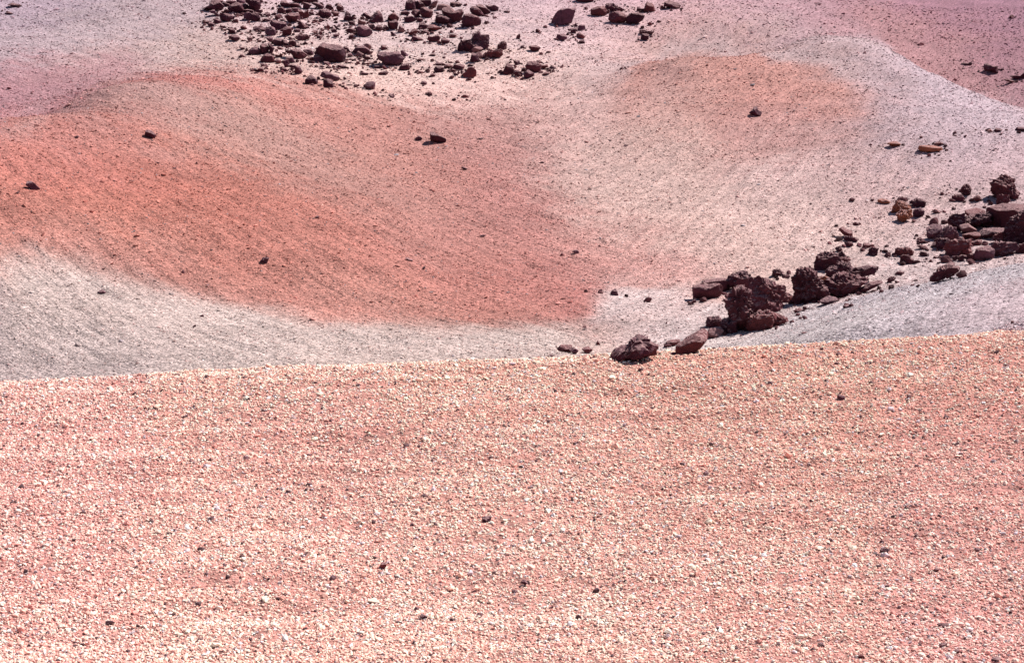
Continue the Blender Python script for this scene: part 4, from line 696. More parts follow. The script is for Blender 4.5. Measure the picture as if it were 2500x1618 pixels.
('rock',-10.76,80.04,-1.620,0.134,'a','p',0,'mid sized purplish grey angular rock left of the great domed boulder',(-29.3,34.1,-3.4,43.2,21.5,20.1,30.3,-0.7,-2.4,-2.9,-30.1,6.4)),
('rock',-11.09,82.01,-1.177,0.134,'a','d',0,'small near black angular rock left of the great domed boulder',(-15.5,-1.0,-12.7,15.5,15.9,15.5,3.6,-1.1)),
('rock',-10.20,79.09,-1.758,0.128,'s','d',0,'small near black flat rock below the great domed boulder',(-21.4,17.0,-5.2,19.2,22.1,7.7,1.1,-3.9,-17.1,3.0)),
('rock',-11.20,80.15,-1.554,0.139,'a','r',0,'small reddish angular rock right of the long low boulder',(-17.1,14.6,-2.8,23.8,17.9,14.5,15.1,-4.0,-3.5,-2.7)),
('rock',-9.56,82.58,-1.139,0.115,'a','d',0,'mid sized near black angular rock left of the arched boulder',(-26.0,20.0,3.4,39.0,26.6,0.4,12.0,-5.5,-7.0,7.6)),
('rock',-9.59,81.90,-1.251,0.117,'a','k',0,'small pale pinkish angular rock right of the great domed boulder',(-14.9,24.1,16.2,28.7,10.7,-1.9,-3.5,5.2)),
('boulder',-8.63,82.26,-1.220,0.105,'a','p',0,'purplish arched boulder right of the great domed boulder',(-52,13.2,-22.8,51,10.6,46.2,41.4,24.9,53,1.2,14.3,-3.5,-21.2,17.9,-35.9,3.7)),
('rock',-8.68,81.56,-1.346,0.106,'r','k',0,'small pale pinkish rounded rock below left of the arched boulder',(-22.4,6.0,-7.6,33.0,22.9,11.9,17.9,-3.5,-15.5,-5.8)),
('rock',-8.57,80.86,-1.449,0.106,'s','d',0,'small near black flat rock below the arched boulder',(-17.6,3.5,17.9,6.9,3.5,-0.5)),
('rock',-8.37,83.44,-1.013,0.100,'a','k',0,'small pale pinkish angular rock above right of the arched boulder',(-22.6,26.3,-5.3,38.3,23.6,21.5,20.8,2.3,3.6,-2.5,-10.6,16.7)),
('rock',-9.20,81.42,-1.350,0.113,'a','b',0,'small dark brown angular rock left of the arched boulder',(-16.5,5.5,3.0,24.2,16.7,3.0,-7.2,-1.6)),
('rock',-8.97,80.58,-1.533,0.111,'s','d',0,'small near black flat rock below left of the arched boulder',(-16.2,11.3,16.5,3.1,-2.4,-0.8)),
('rock',-9.24,80.29,-1.554,0.115,'r','r',0,'tiny reddish rounded rock below left of the arched boulder',(-8.1,5.0,1.5,11.9,8.3,2.7,-1.2,-0.8)),
('rock',-8.97,79.56,-1.703,0.112,'s','b',0,'small dark brown flat rock below left of the arched boulder',(-19.6,7.4,-3.3,9.6,19.8,2.7,-10.5,-0.7)),
('rock',-8.56,79.35,-1.744,0.107,'a','r',0,'tiny reddish angular rock below the arched boulder',(-10.5,-3.6,-5.4,19.3,10.8,14.7,8.1,-1.4)),
('rock',-8.11,79.56,-1.737,0.102,'s','r',0,'small reddish flat rock below the arched boulder',(-20.9,2.0,21.2,11.1,11.6,-0.9)),
('rock',-10.40,78.22,-1.872,0.132,'s','d',0,'small near black flat rock above left of the tilted slab',(-17.8,13.8,0.4,12.6,18.3,0.1,2.3,-1.0)),
('rock',-9.99,77.94,-1.901,0.127,'s','p',0,'small purplish grey flat rock above the tilted slab',(-16.9,4.2,-5.4,10.9,17.1,1.8,-1.2,-0.8)),
('rock',-9.29,77.72,-1.926,0.119,'s','d',0,'mid sized near black flat rock above right of the tilted slab',(-24.5,16.7,-8.6,18.9,25.3,14.3,22.7,-3.5,2.4,1.0)),
('rock',-9.49,77.43,-1.976,0.122,'s','r',0,'small reddish flat rock above right of the tilted slab',(-20.1,7.3,0.2,7.2,20.4,0.5,-4.5,-0.6)),
('rock',-9.35,76.36,-2.104,0.122,'s','d',0,'small near black flat rock above right of the tilted slab',(-15.4,9.3,15.6,0.3,-2.2,-0.7)),
('boulder',-9.43,74.11,-2.424,0.127,'s','p',0,'tilted dark slab with streaked top at the lower edge of the upper field',(-48.7,20.5,-35.0,46.2,-19.8,46.1,25.0,24.5,49.7,13.6,46.0,-1.4,24.3,-3.5,-25.2,7.5)),
('boulder',-10.12,72.18,-2.566,0.139,'r','d',0,'near black rounded boulder at the lowest edge of the upper field, left one',(-32.7,-0.9,-29.8,24.2,-6.0,45.0,16.9,38.6,33.1,13.4,28.4,-3.3,-5.4,-3.2)),
('boulder',-9.15,71.09,-2.711,0.128,'a','d',0,'near black square boulder at the lowest edge, below the tilted slab',(-25.0,-4.0,-21.9,36.3,-3.0,44.4,17.6,36.1,24.9,-4.3,-4.2,-6.2)),
('rock',-10.01,73.78,-2.396,0.135,'a','d',0,'tiny near black angular rock right of the low round boulder',(-11.4,15.9,3.7,18.0,12.0,2.8,-1.1,-3.6)),
('rock',-9.61,71.67,-2.625,0.133,'s','d',0,'tiny near black flat rock left of the low square boulder',(-10.3,5.2,10.7,8.3,6.3,-0.7)),
('rock',-7.90,76.34,-2.227,0.103,'s','b',0,'small dark brown flat rock below the arched boulder',(-22.2,5.7,-6.4,13.4,22.6,10.0,20.1,-1.1,-11.2,-1.0)),
('rock',-8.30,72.41,-2.637,0.114,'s','b',0,'small dark brown flat rock right of the low square boulder',(-17.8,7.8,18.1,3.5,3.2,-0.7)),
('rock',-7.84,72.51,-2.685,0.108,'s','r',0,'small reddish flat rock right of the tilted slab',(-14.7,6.6,-6.1,10.8,14.9,0.2,-2.1,-0.8)),
('rock',-7.18,71.95,-2.785,0.099,'r','p',0,'mid sized purplish grey rounded rock below left of the broad grey topped boulder',(-27.2,12.1,-16.2,33.0,11.3,37.0,28.1,30.7,23.4,5.6,6.3,-2.7,-19.0,1.6)),
('rock',-6.78,70.39,-2.997,0.096,'a','r',0,'farther small reddish angular rock below left of the broad grey topped boulder',(-13.7,-3.4,-2.2,17.8,13.6,-3.5)),
('rock',-5.93,70.06,-3.148,0.084,'r','d',0,'small near black rounded rock below left of the lower right lump',(-18.2,10.9,-3.3,21.7,18.5,7.1,7.3,-4.2)),
('rock',-4.17,71.42,-3.066,0.058,'a','r',0,'small reddish angular rock below right of the lower right lump',(-18.7,6.0,7.8,19.3,18.8,2.2,-7.5,-1.4)),
('rock',-2.34,71.31,-3.207,0.033,'s','r',0,'small reddish flat rock below the reddish dome',(-22.5,3.9,-3.6,16.5,22.6,7.6,11.3,-1.3)),
('rock',-5.27,67.44,-3.638,0.078,'a','d',2,'tiny near black angular rock below the lower right lump',(-6.5,4.7,6.7,7.3,5.3,-0.6)),
('rock',-4.12,62.43,-4.645,0.066,'a','p',2,'small purplish grey angular rock left of the dark slab',(-17.4,4.6,4.3,19.8,17.6,4.4,10.1,-1.7)),
('boulder',-3.25,62.15,-4.748,0.052,'s','d',2,'dark slab standing alone on the middle of the left hill',(-33.5,11.7,-33.1,47.0,-17.8,45.1,33.9,17.5,30.6,-3.8,0.0,-0.6)),
('rock',-1.90,56.14,-5.348,0.034,'s','b',2,'small dark brown flat rock below right of the dark slab',(-15.2,8.2,-4.1,13.7,15.3,2.6,6.9,-1.3)),
('rock',-1.37,62.58,-4.623,0.022,'s','b',2,'small dark brown flat rock right of the dark slab',(-13.9,4.1,13.9,8.4,4.6,-0.8)),
('rock',1.22,57.92,-5.244,-0.021,'s','b',2,'small dark brown flat rock below the egg shaped boulder',(-11.5,0.9,5.7,7.8,11.5,-0.7)),
('rock',-0.94,45.66,-6.540,0.021,'s','p',2,'small purplish grey flat rock below right of the dark slab',(-11.4,6.6,11.4,6.5,-2.3,-0.8)),
('rock',-3.05,41.37,-6.636,0.074,'s','k',2,'mid sized pale pinkish flat rock below the dark slab',(-14.3,9.5,14.5,0.7,2.1,-1.2)),
('rock',1.58,44.25,-6.937,-0.036,'a','r',2,'tiny reddish angular rock above left of the gully rock',(-6.7,-0.1,2.1,10.3,6.7,-0.9)),
('rock',2.02,44.39,-6.895,-0.045,'a','p',2,'small purplish grey angular rock above left of the gully rock',(-11.4,6.2,2.1,14.0,11.3,4.9,5.3,-1.3)),
('rock',2.87,38.73,-7.187,-0.074,'a','p',1,'purplish rock alone in the gully at the toe of the red slope',(-11.4,6.2,1.7,18.6,11.2,0.2,6.0,-3.9,-7.3,-1.4)),
('rock',2.07,33.05,-7.349,-0.063,'a','r',2,'small reddish angular rock left of the humped boulder',(-5.7,-1.6,-1.3,12.4,5.7,0.9,1.2,-3.4)),
('boulder',1.21,31.83,-7.233,-0.038,'a','r',2,'large reddish angular boulder left of the humped boulder',(-19.3,5.7,-7.3,14.8,16.9,13.9,19.2,-0.6,1.7,-4.2)),
('rock',1.43,31.62,-7.244,-0.045,'r','p',2,'mid sized purplish grey rounded rock left of the humped boulder',(-11.0,9.4,-0.2,16.3,10.9,7.4,2.2,-4.1)),
('boulder',1.75,31.84,-7.273,-0.055,'a','r',2,'mid sized reddish angular boulder left of the humped boulder',(-12.2,9.5,3.1,15.3,12.0,7.5,-1.1,-3.9)),
('rock',0.87,30.89,-7.161,-0.028,'a','d',2,'small near black angular rock left of the humped boulder',(-8.0,2.9,-0.6,7.8,8.0,3.0,-0.5,-1.0)),
('boulder',1.50,16.87,-3.912,-0.089,'j','d',1,'near black humped boulder half hidden by the foreground crest',(-24.4,-3.7,-23.9,3.2,-15.7,10.2,-5.8,13.8,-4.8,19.5,1.8,24.2,9.4,27.2,17.2,23.4,22.9,16.7,24.1,8.7,15.4,2.9,5.5,3.2,-0.0,-0.3,-16.6,-1.8)),
('boulder',1.80,17.38,-3.988,-0.103,'s','d',1,'mid sized near black flat boulder right of the humped boulder',(-5.8,16.7,-2.3,16.7,5.4,-3.3,2.0,-4.0)),
('boulder',2.26,17.23,-3.932,-0.130,'s','r',1,'long reddish log shaped block slanting up beside the humped boulder',(-19.4,-5.7,-18.6,10.5,-3.1,19.0,11.3,28.7,16.9,26.5,18.8,19.7,11.8,11.3,0.8,-0.5)),
('boulder',3.74,32.20,-7.199,-0.115,'a','r',1,'large reddish angular boulder left of the log shaped block',(-18.4,-2.6,-9.2,10.6,18.0,17.8,16.1,6.9,-2.6,-2.2)),
('rock',2.02,17.16,-3.949,-0.117,'a','r',1,'small reddish angular rock below left of the log shaped block',(-4.0,1.4,0.5,3.8,3.9,2.2,-0.6,-2.5)),
('boulder',5.11,34.81,-7.270,-0.146,'j','d',1,'farther large near black jagged boulder below left of the pillar',(-20.6,-3.7,-18.4,23.7,-0.9,30.3,20.1,15.8,14.7,0.4)),
('boulder',4.95,33.57,-7.269,-0.146,'s','k',1,'large pale pinkish flat boulder above right of the log shaped block',(-21.4,-2.9,-13.4,20.2,6.3,26.7,20.8,15.4,1.5,-5.1)),
('rock',5.62,33.99,-7.187,-0.164,'j','b',1,'tall jagged brown pillar of lava in the right hand rock band',(-27.9,18.2,-32.0,72,-17.5,91,-17.9,104,2.0,107,22.5,95,27.5,59,24.9,19.9,28.2,-3.3,-9.2,-13.8,-19.8,2.8)),
('boulder',6.70,36.26,-7.168,-0.183,'j','b',1,'bulky jagged brown crag just right of and behind the pillar',(-39.4,-6.0,-44.6,68,-33.1,82,-11.9,86,7.1,75,36.7,65,39.8,54,41.0,21.7,15.3,-4.0,-11.1,-10.5)),
('boulder',6.64,40.09,-7.257,-0.164,'j','d',1,'large near black jagged boulder above the pillar',(-36.0,18.1,-26.6,39.1,-10.2,53,6.7,50,34.4,23.6,28.7,-6.8,4.8,2.9)),
('boulder',6.01,40.23,-7.351,-0.148,'s','b',1,'large dark brown flat boulder above right of the square block',(-43.2,25.8,-6.1,33.7,37.6,38.2,41.8,14.1,8.5,-4.1,4.5,16.6)),
('rock',5.43,38.40,-7.230,-0.141,'a','b',1,'square brown block at the left of the rock band',(-39.8,-3.7,-40.7,32.6,-16.6,41.5,28.6,42.6,38.6,31.3,33.0,1.6,20.3,-7.1,-28.4,-5.0)),
('boulder',5.33,33.80,-7.210,-0.156,'j','d',1,'nearer large near black jagged boulder below left of the pillar',(-21.9,13.6,-14.0,34.5,11.8,32.4,21.4,-2.5,-1.4,-6.2,-15.8,-0.7)),
('boulder',6.10,33.59,-7.073,-0.180,'j','r',1,'reddish rounded boulder at the right foot of the pillar',(-32.5,-6.0,-30.4,17.5,-11.5,41.6,8.1,48.2,31.1,34.4,18.1,4.7,-9.8,-5.2)),
('boulder',6.51,33.71,-7.002,-0.191,'j','r',1,'large reddish jagged boulder right of the round foot boulder',(-25.6,-1.6,-9.4,21.9,19.0,20.0,25.0,11.4,2.9,-4.9)),
('rock',7.32,35.34,-7.006,-0.204,'s','r',1,'mid sized reddish flat rock below left of the ragged crag',(-12.0,2.8,2.5,11.1,11.5,6.8,-5.9,-1.5)),
('boulder',7.45,37.75,-7.196,-0.195,'j','r',1,'large reddish jagged boulder right of the bulky crag',(-9.0,26.2,16.3,23.9,23.3,7.8,1.6,-5.1,-23.9,0.5)),
('rock',7.97,36.93,-7.044,-0.213,'j','b',1,'ragged brown crag with upright left edge, middle of the rock band',(-42.3,-10.9,-39.7,44.9,-44.8,54,-32.4,90,-7.7,87,14.1,79,24.1,60,40.9,28.9,20.4,1.2,-15.9,-13.0)),
('boulder',8.70,38.78,-7.118,-0.221,'j','o',1,'large orange brown jagged boulder right of the ragged crag',(-27.7,41.8,7.7,43.2,24.3,30.5,6.6,-6.6,-13.4,6.0)),
('boulder',8.95,37.17,-6.912,-0.236,'j','b',1,'wide rounded brown boulder right of the ragged crag',(-56,8.4,-45.2,40.2,-15.0,54,21.8,56,53,44.2,29.5,24.0,48.0,21.6,24.4,-1.0,-24.5,-9.5,-49.3,-7.4)),
('boulder',9.89,40.46,-7.069,-0.240,'j','d',1,'near black angular boulder lying on top of the wide crag',(-66,8.7,-57,30.0,-34.2,46.6,-7.2,42.4,-0.0,32.3,60,38.1,63,27.9,40.9,13.1,1.7,-2.4,-45.0,-7.9)),
('boulder',9.53,36.79,-6.728,-0.253,'s','b',1,'large dark brown flat boulder below right of the leaning cap',(-32.3,2.7,-2.7,21.9,24.1,31.0,30.3,26.5,4.0,9.5,-25.7,-6.6)),
('boulder',8.20,35.76,-6.863,-0.225,'s','p',1,'large purplish grey flat boulder below left of the wide crag',(-24.2,7.5,-0.9,17.8,23.1,12.6,5.9,-0.5,-17.8,-3.1)),
('boulder',9.61,42.37,-7.065,-0.223,'j','d',1,'near black jagged boulder standing above the ragged crag',(-37.6,-6.4,-34.4,41.0,-10.3,53,21.2,50,36.2,29.0,33.7,7.1,-0.7,-5.0)),
('rock',10.38,43.81,-6.917,-0.233,'j','d',1,'mid sized near black jagged rock below the stacked rocks',(-16.6,5.9,0.9,17.7,16.2,-0.4,-5.4,-2.0)),
('boulder',10.28,43.03,-6.995,-0.234,'j','r',1,'mid sized reddish jagged boulder above left of the leaning cap',(-19.0,6.4,-3.6,19.9,18.0,11.5,-6.1,-2.3)),
('boulder',7.97,41.55,-7.114,-0.189,'j','b',1,'mid sized dark brown jagged boulder above right of the bulky crag',(-17.4,-1.3,-16.2,15.3,-0.8,19.4,17.1,3.4,10.4,-4.0)),
('boulder',11.04,46.21,-6.622,-0.235,'a','r',1,'mid sized reddish angular boulder above right of the stacked rocks',(-23.0,23.9,-10.1,32.1,20.9,17.4,21.9,-4.9,-1.2,2.2)),
('boulder',11.09,45.62,-6.698,-0.238,'j','d',1,'mid sized near black jagged boulder right of the stacked rocks',(-25.0,12.5,-2.8,19.1,24.0,6.4,13.2,-1.7,-17.0,1.1)),
('rock',10.86,45.02,-6.769,-0.237,'j','b',1,'small dark brown jagged rock below right of the stacked rocks',(-12.7,13.5,11.3,14.4,8.4,-1.1,-6.7,4.2)),
('rock',10.72,45.79,-6.684,-0.230,'j','b',1,'near black angular rock at the foot of the small stacked group above the band',(-9.6,2.5,1.4,10.7,9.3,3.2,0.0,-1.0)),
('rock',10.40,44.36,-6.817,-0.230,'j','d',1,'small near black jagged rock below the stacked rocks',(-9.6,9.5,4.6,17.6,8.9,2.5,-1.8,-3.6)),
('boulder',11.47,44.82,-6.759,-0.251,'s','r',1,'mid sized reddish flat boulder right of the stacked rocks',(-19.4,-1.8,-14.5,13.8,18.8,9.3,12.0,-3.3)),
('rock',11.40,43.89,-6.870,-0.254,'j','d',1,'mid sized near black jagged rock above right of the leaning cap',(-15.7,6.5,-9.4,25.5,14.1,22.6,6.3,-0.1,-8.0,-2.6)),
('rock',10.84,39.57,-6.986,-0.267,'j','b',1,'mid sized dark brown jagged rock below left of the rough brown rock',(-12.9,-2.3,-7.4,16.7,12.1,15.9,2.9,5.3)),
('rock',11.42,40.95,-6.993,-0.272,'s','b',1,'mid sized dark brown flat rock below left of the rough brown rock',(-13.5,0.5,-4.0,11.5,12.9,8.8,-3.3,-1.5)),
('rock',11.73,47.69,-6.434,-0.241,'j','b',1,'small dark brown jagged rock above right of the stacked rocks',(-11.0,5.4,-1.5,11.0,10.5,4.1,-0.9,-1.1)),
('rock',8.15,33.42,-6.499,-0.239,'s','p',1,'mid sized purplish grey flat rock below the wide crag',(-12.6,2.7,12.0,8.1,4.2,-3.2)),
('rock',4.91,37.56,-7.218,-0.130,'s','d',1,'small near black flat rock below left of the square block',(-11.9,-0.1,5.2,12.7,11.7,6.4,-3.9,-1.5)),
('boulder',13.34,50.30,-6.013,-0.259,'s','o',1,'mid sized orange brown flat boulder left of the upper orange boulder',(-24.8,13.8,-3.3,20.4,23.6,6.2,0.8,-2.0,-18.1,-2.6)),
('rock',13.60,49.00,-6.163,-0.271,'j','o',1,'upper of two touching orange brown boulders above the rock band',(-31.0,-4.7,-26.8,22.0,-7.9,40.2,11.9,39.4,30.0,18.0,13.4,11.6,-11.5,1.9)),
('rock',13.45,47.93,-6.333,-0.274,'j','o',1,'lower of two touching orange brown boulders above the rock band',(-27.6,21.6,-11.9,39.4,24.1,37.7,25.2,17.6,-6.8,-3.7,-18.3,4.6)),
('boulder',14.37,49.74,-6.053,-0.281,'j','d',1,'near black oval boulder right of the two orange boulders',(-28.7,12.7,-22.3,26.4,6.2,28.8,26.8,17.6,22.1,-0.5,5.1,-2.5)),
('boulder',14.04,48.39,-6.249,-0.282,'j','p',1,'mid sized purplish grey jagged boulder below the dark oval boulder',(-18.9,12.8,-14.1,26.0,5.1,31.0,16.9,19.8,12.5,-0.7,-9.6,-2.9)),
('rock',14.09,50.71,-5.901,-0.271,'j','r',1,'tiny reddish jagged rock above the upper orange boulder',(-7.6,5.0,0.9,9.8,7.2,2.4,-1.4,-0.9)),
('boulder',16.41,50.80,-5.758,-0.313,'j','b',1,'mid sized dark brown jagged boulder above the pile upper boulder',(-20.1,17.0,-6.4,34.8,9.7,40.5,17.3,25.2,15.1,5.5,1.0,-5.4)),
('rock',15.95,50.24,-5.892,-0.307,'j','b',1,'mid sized dark brown jagged rock above the pile upper boulder',(-19.5,9.4,-15.3,21.5,15.9,19.2,18.9,-1.3,-8.9,-2.3)),
('rock',16.57,49.99,-5.866,-0.320,'j','r',1,'small reddish jagged rock above the pile middle boulder',(-15.2,8.1,0.4,18.9,14.1,7.4,1.7,-1.6)),
('boulder',17.71,50.25,-5.793,-0.339,'j','b',1,'jagged brown crag standing above the pale topped block',(-44.7,7.9,-45.2,42.0,-29.2,70,-3.7,76,23.1,61,28.2,34.3,42.5,11.2,31.0,-8.1,4.1,6.3)),
('boulder',17.22,49.21,-5.969,-0.337,'j','b',1,'mid sized dark brown jagged boulder below the high crag',(-22.1,-4.1,-20.0,36.5,17.9,39.6,20.7,21.2,11.3,-2.7)),
('rock',14.79,48.80,-6.151,-0.294,'s','r',1,'small reddish flat rock right of the dark oval boulder',(-14.1,7.1,-3.4,15.8,13.5,1.4,-2.3,-1.5)),
('boulder',15.85,47.82,-6.182,-0.320,'s','r',1,'large reddish flat boulder above the pile middle boulder',(-35.8,21.6,7.1,33.2,32.3,27.6,27.6,4.4,-9.2,-3.6,-31.8,8.6)),
('boulder',14.76,46.34,-6.403,-0.308,'j','d',1,'near black angular boulder at the upper left of the right pile',(-31.1,23.0,-24.5,39.2,-10.3,54,20.0,54,27.2,34.9,11.6,-6.4,-3.6,-7.1)),
('boulder',15.49,46.57,-6.381,-0.321,'j','d',1,'near black rounded boulder in the middle of the right pile',(-47.8,31.9,-8.6,36.8,33.1,48.0,43.4,29.3,36.5,-5.3,-3.2,-0.6,-24.9,4.9)),
('boulder',16.49,46.52,-6.334,-0.341,'s','b',1,'big block with a flat pale pinkish top at right edge',(-68,39.5,-66,59,-42.6,69,11.0,78,59,74,58,51,32.0,34.2,4.5,-2.2,-25.2,-8.4,-51,8.1)),
('boulder',13.73,45.40,-6.538,-0.294,'r','p',1,'purplish rounded boulder at the left end of the right pile',(-26.7,7.3,-26.7,32.5,-6.7,48.9,20.4,43.7,25.1,15.7,2.2,-0.9,-18.5,-4.9)),
('boulder',14.00,45.08,-6.592,-0.301,'j','p',1,'large purplish grey jagged boulder right of the left pile boulder',(-39.8,-6.2,-20.8,22.7,7.4,47.2,34.1,43.6,39.6,3.4,7.6,-4.2)),
('boulder',13.66,44.33,-6.701,-0.299,'j','d',1,'large near black jagged boulder below right of the left pile boulder',(-28.1,4.9,-11.7,24.1,11.2,31.2,26.6,16.6,13.2,-2.5,-7.2,-3.4)),
('boulder',15.02,45.92,-6.491,-0.316,'s','k',1,'large pale pinkish flat boulder below left of the pile middle boulder',(-28.9,27.4,-5.2,33.1,26.0,13.9,6.1,-5.4,-18.5,3.1)),
('boulder',14.92,45.27,-6.558,-0.318,'s','r',1,'large reddish flat boulder below the pile middle boulder',(-33.6,14.5,13.0,25.9,31.5,14.2,11.9,-2.3,-20.6,-3.8)),
('boulder',15.63,45.29,-6.500,-0.332,'s','d',1,'large near black flat boulder below right of the pile middle boulder',(-51,3.4,-34.3,26.1,6.8,28.0,48.0,26.7,46.3,7.9,8.1,9.3,-26.4,-4.9)),
('boulder',13.92,43.37,-6.766,-0.311,'j','r',1,'reddish layered boulder at the lower left of the right pile',(-36.7,14.8,-26.4,33.4,3.9,49.7,27.1,41.8,25.4,23.7,34.7,12.1,12.4,5.0,-21.1,-5.6)),
('boulder',14.75,44.42,-6.626,-0.321,'s','r',1,'mid sized reddish flat boulder above left of the purple boulder',(-22.3,6.7,-5.1,10.6,17.4,20.8,21.3,5.7,-4.3,-2.3)),
('boulder',15.61,44.37,-6.528,-0.338,'j','r',1,'large reddish jagged boulder below the pale topped block',(-28.5,14.1,-12.2,30.2,22.6,25.7,27.2,1.4,-7.1,-3.4)),
('rock',13.79,42.55,-6.838,-0.313,'a','b',1,'small dark brown angular rock below the layered boulder',(-12.5,-2.4,-8.2,18.6,11.5,16.6,9.8,-1.2)),
('boulder',14.02,42.51,-6.801,-0.319,'a','r',1,'mid sized reddish angular boulder left of the purple boulder',(-18.4,-0.1,-3.0,24.2,16.6,22.2,18.1,-4.2)),
('boulder',14.38,42.34,-6.746,-0.327,'r','p',1,'purplish grey rounded boulder in the bottom row of the right pile',(-29.3,2.0,-22.8,28.9,9.6,42.2,27.0,28.4,26.1,1.9,-6.7,-4.2)),
('boulder',15.06,42.70,-6.693,-0.339,'j','p',1,'large purplish grey jagged boulder right of the purple boulder',(-37.4,-5.9,-39.0,17.9,-12.2,34.0,29.1,39.0,36.0,18.7,3.7,5.2,-23.4,-5.1)),
('boulder',16.14,44.08,-6.510,-0.351,'j','d',1,'big near black jagged crag cut by the right edge',(-44.8,2.5,-47.6,44.5,-26.7,73,5.4,102,35.4,79,44.0,-2.2,-20.9,-11.6)),
('boulder',15.73,42.80,-6.616,-0.352,'j','b',1,'mid sized dark brown jagged boulder below the edge crag',(-22.0,-4.3,-12.8,22.9,8.5,35.9,22.2,-2.0)),
('boulder',10.36,33.11,-5.782,-0.303,'j','b',1,'low brown block lying alone on the pale shoulder under the right pile',(-32.0,-5.1,-30.0,11.3,-15.6,26.2,9.0,31.5,30.1,28.5,19.5,15.8,-2.9,6.6)),
('rock',13.21,41.94,-6.912,-0.305,'s','p',1,'mid sized purplish grey flat rock above the lone low block',(-16.9,1.3,1.9,13.2,16.0,8.0,0.1,-3.7)),
('rock',13.20,45.01,-6.650,-0.285,'j','b',1,'small dark brown jagged rock below left of the left pile boulder',(-13.2,2.0,-3.6,16.1,12.5,8.5,2.7,-1.4)),
('rock',13.05,44.29,-6.740,-0.287,'s','r',1,'mid sized reddish flat rock below left of the left pile boulder',(-18.2,10.5,5.0,14.6,17.3,2.8,0.1,-1.6)),
('boulder',12.35,43.77,-6.848,-0.275,'j','r',1,'large reddish jagged boulder above the rough brown rock',(-23.5,-1.0,-20.8,17.8,6.7,26.9,19.9,16.8,23.4,1.0,0.7,-2.6)),
('rock',12.17,42.89,-6.962,-0.277,'j','b',1,'dark brown rounded rock between the wide crag and the right pile',(-19.8,-3.2,-16.2,20.5,3.6,23.9,19.4,9.0,15.0,-1.7)),
('rock',13.28,43.12,-6.826,-0.299,'j','b',1,'small dark brown jagged rock above the lone low block',(-9.3,-1.9,-2.6,8.0,9.2,-2.5)),
('rock',12.85,42.66,-6.889,-0.293,'j','r',1,'tiny reddish jagged rock above left of the lone low block',(-7.0,-1.2,-0.6,9.5,7.1,-0.6)),
('boulder',15.66,57.98,-4.579,-0.264,'s','o',4,'small orange slab on the pale slope, left of the larger orange slab',(-30.6,12.1,-17.6,16.9,8.8,19.7,29.3,8.7,1.2,-1.8)),
('boulder',16.83,56.79,-4.681,-0.288,'s','o',4,'orange slab with a dark shadow on the pale slope at upper right',(-46.0,9.7,-44.6,23.1,-21.0,25.9,39.7,18.3,44.7,7.3,15.2,-2.3,-28.0,-1.1)),
('rock',17.42,57.75,-4.531,-0.293,'r','r',4,'mid sized reddish rounded rock above right of the orange slab',(-19.0,6.9,-0.2,20.9,17.9,10.0,14.3,-3.4,-7.6,-3.9)),
('rock',17.09,59.16,-4.328,-0.281,'r','r',4,'tiny reddish rounded rock above left of the orange slab',(-8.1,4.5,0.4,11.6,7.7,2.5,-0.2,-0.9)),
('rock',16.90,55.89,-4.783,-0.294,'s','d',4,'tiny near black flat rock below right of the orange slab',(-7.7,4.6,7.1,5.8,1.1,-0.5)),
('rock',29.54,88.17,-2.428,-0.323,'r','d',4,'near black rounded rock on the pink slope at far upper right',(-44.4,31.4,-39.7,68,4.4,39.1,32.4,39.3,42.4,-4.3,-22.0,13.4)),
('rock',28.44,89.76,-2.014,-0.307,'s','b',4,'mid sized dark brown flat rock left of the far right rock',(-29.9,17.1,28.1,10.0,25.2,-1.1,-7.4,3.9)),
('boulder',29.79,85.26,-2.965,-0.336,'s','r',4,'mid sized reddish flat boulder below right of the far right rock',(-38.4,15.0,-32.6,29.3,36.9,5.3,23.8,-2.0)),
('boulder',30.43,85.76,-2.763,-0.341,'s','d',4,'large near black flat boulder right of the far right rock',(-63,18.8,5.9,12.3,37.6,44.6,60,20.0,47.7,-2.8,-6.9,0.1)),
('rock',20.34,60.44,-4.142,-0.325,'s','r',4,'mid sized reddish flat rock right of the orange slab',(-18.2,-1.1,3.8,10.9,18.1,-2.7)),
('rock',20.70,60.38,-4.144,-0.330,'a','d',4,'mid sized near black angular rock above the high crag',(-20.3,-0.8,-7.7,13.7,19.6,9.6,2.3,-1.2)),
('boulder',21.86,60.95,-4.144,-0.344,'a','d',4,'mid sized near black angular boulder above the high crag',(-25.0,-0.2,-12.5,16.8,23.8,15.2,24.7,1.9,-11.2,-1.8)),
('rock',34.75,100.25,0.953,-0.334,'r','r',4,'small reddish rounded rock above the far right rock',(-18.2,4.4,-3.7,25.4,17.0,10.6,2.1,-3.8)),
('rock',18.58,59.57,-4.255,-0.302,'s','b',4,'small dark brown flat rock above right of the orange slab',(-13.4,-0.8,6.4,4.7,13.5,-0.3)),
('rock',11.15,65.02,-3.720,-0.170,'r','d',2,'dark hat shaped rock alone on the red mound at right',(-27.6,12.3,-10.9,26.8,-11.4,39.3,5.7,39.5,9.1,24.1,26.5,15.6,21.4,-1.6,-4.2,-3.0)),
('rock',-13.17,51.54,-3.749,0.250,'r','d',2,'oval black rock alone on the crest of the red hill at left',(-20.1,10.3,-15.2,28.3,4.3,26.0,21.2,9.6,14.7,-2.5,-4.9,-0.1)),
('boulder',-34.73,100.82,1.719,0.332,'s','d',0,'mid sized near black flat boulder above the left slope rock',(-46.5,14.6,-14.0,26.3,48.4,11.1,7.8,-1.4)),
('rock',-34.41,98.64,1.181,0.336,'s','d',0,'mid sized near black flat rock above the left slope rock',(-34.3,8.5,5.0,16.7,35.4,5.6,3.8,-0.9)),
('rock',-14.59,42.81,-4.676,0.328,'a','p',2,'dark rock on the red slope near the left edge',(-20.0,12.7,-15.0,24.4,-2.5,23.9,21.0,0.2,-0.1,-2.1)),
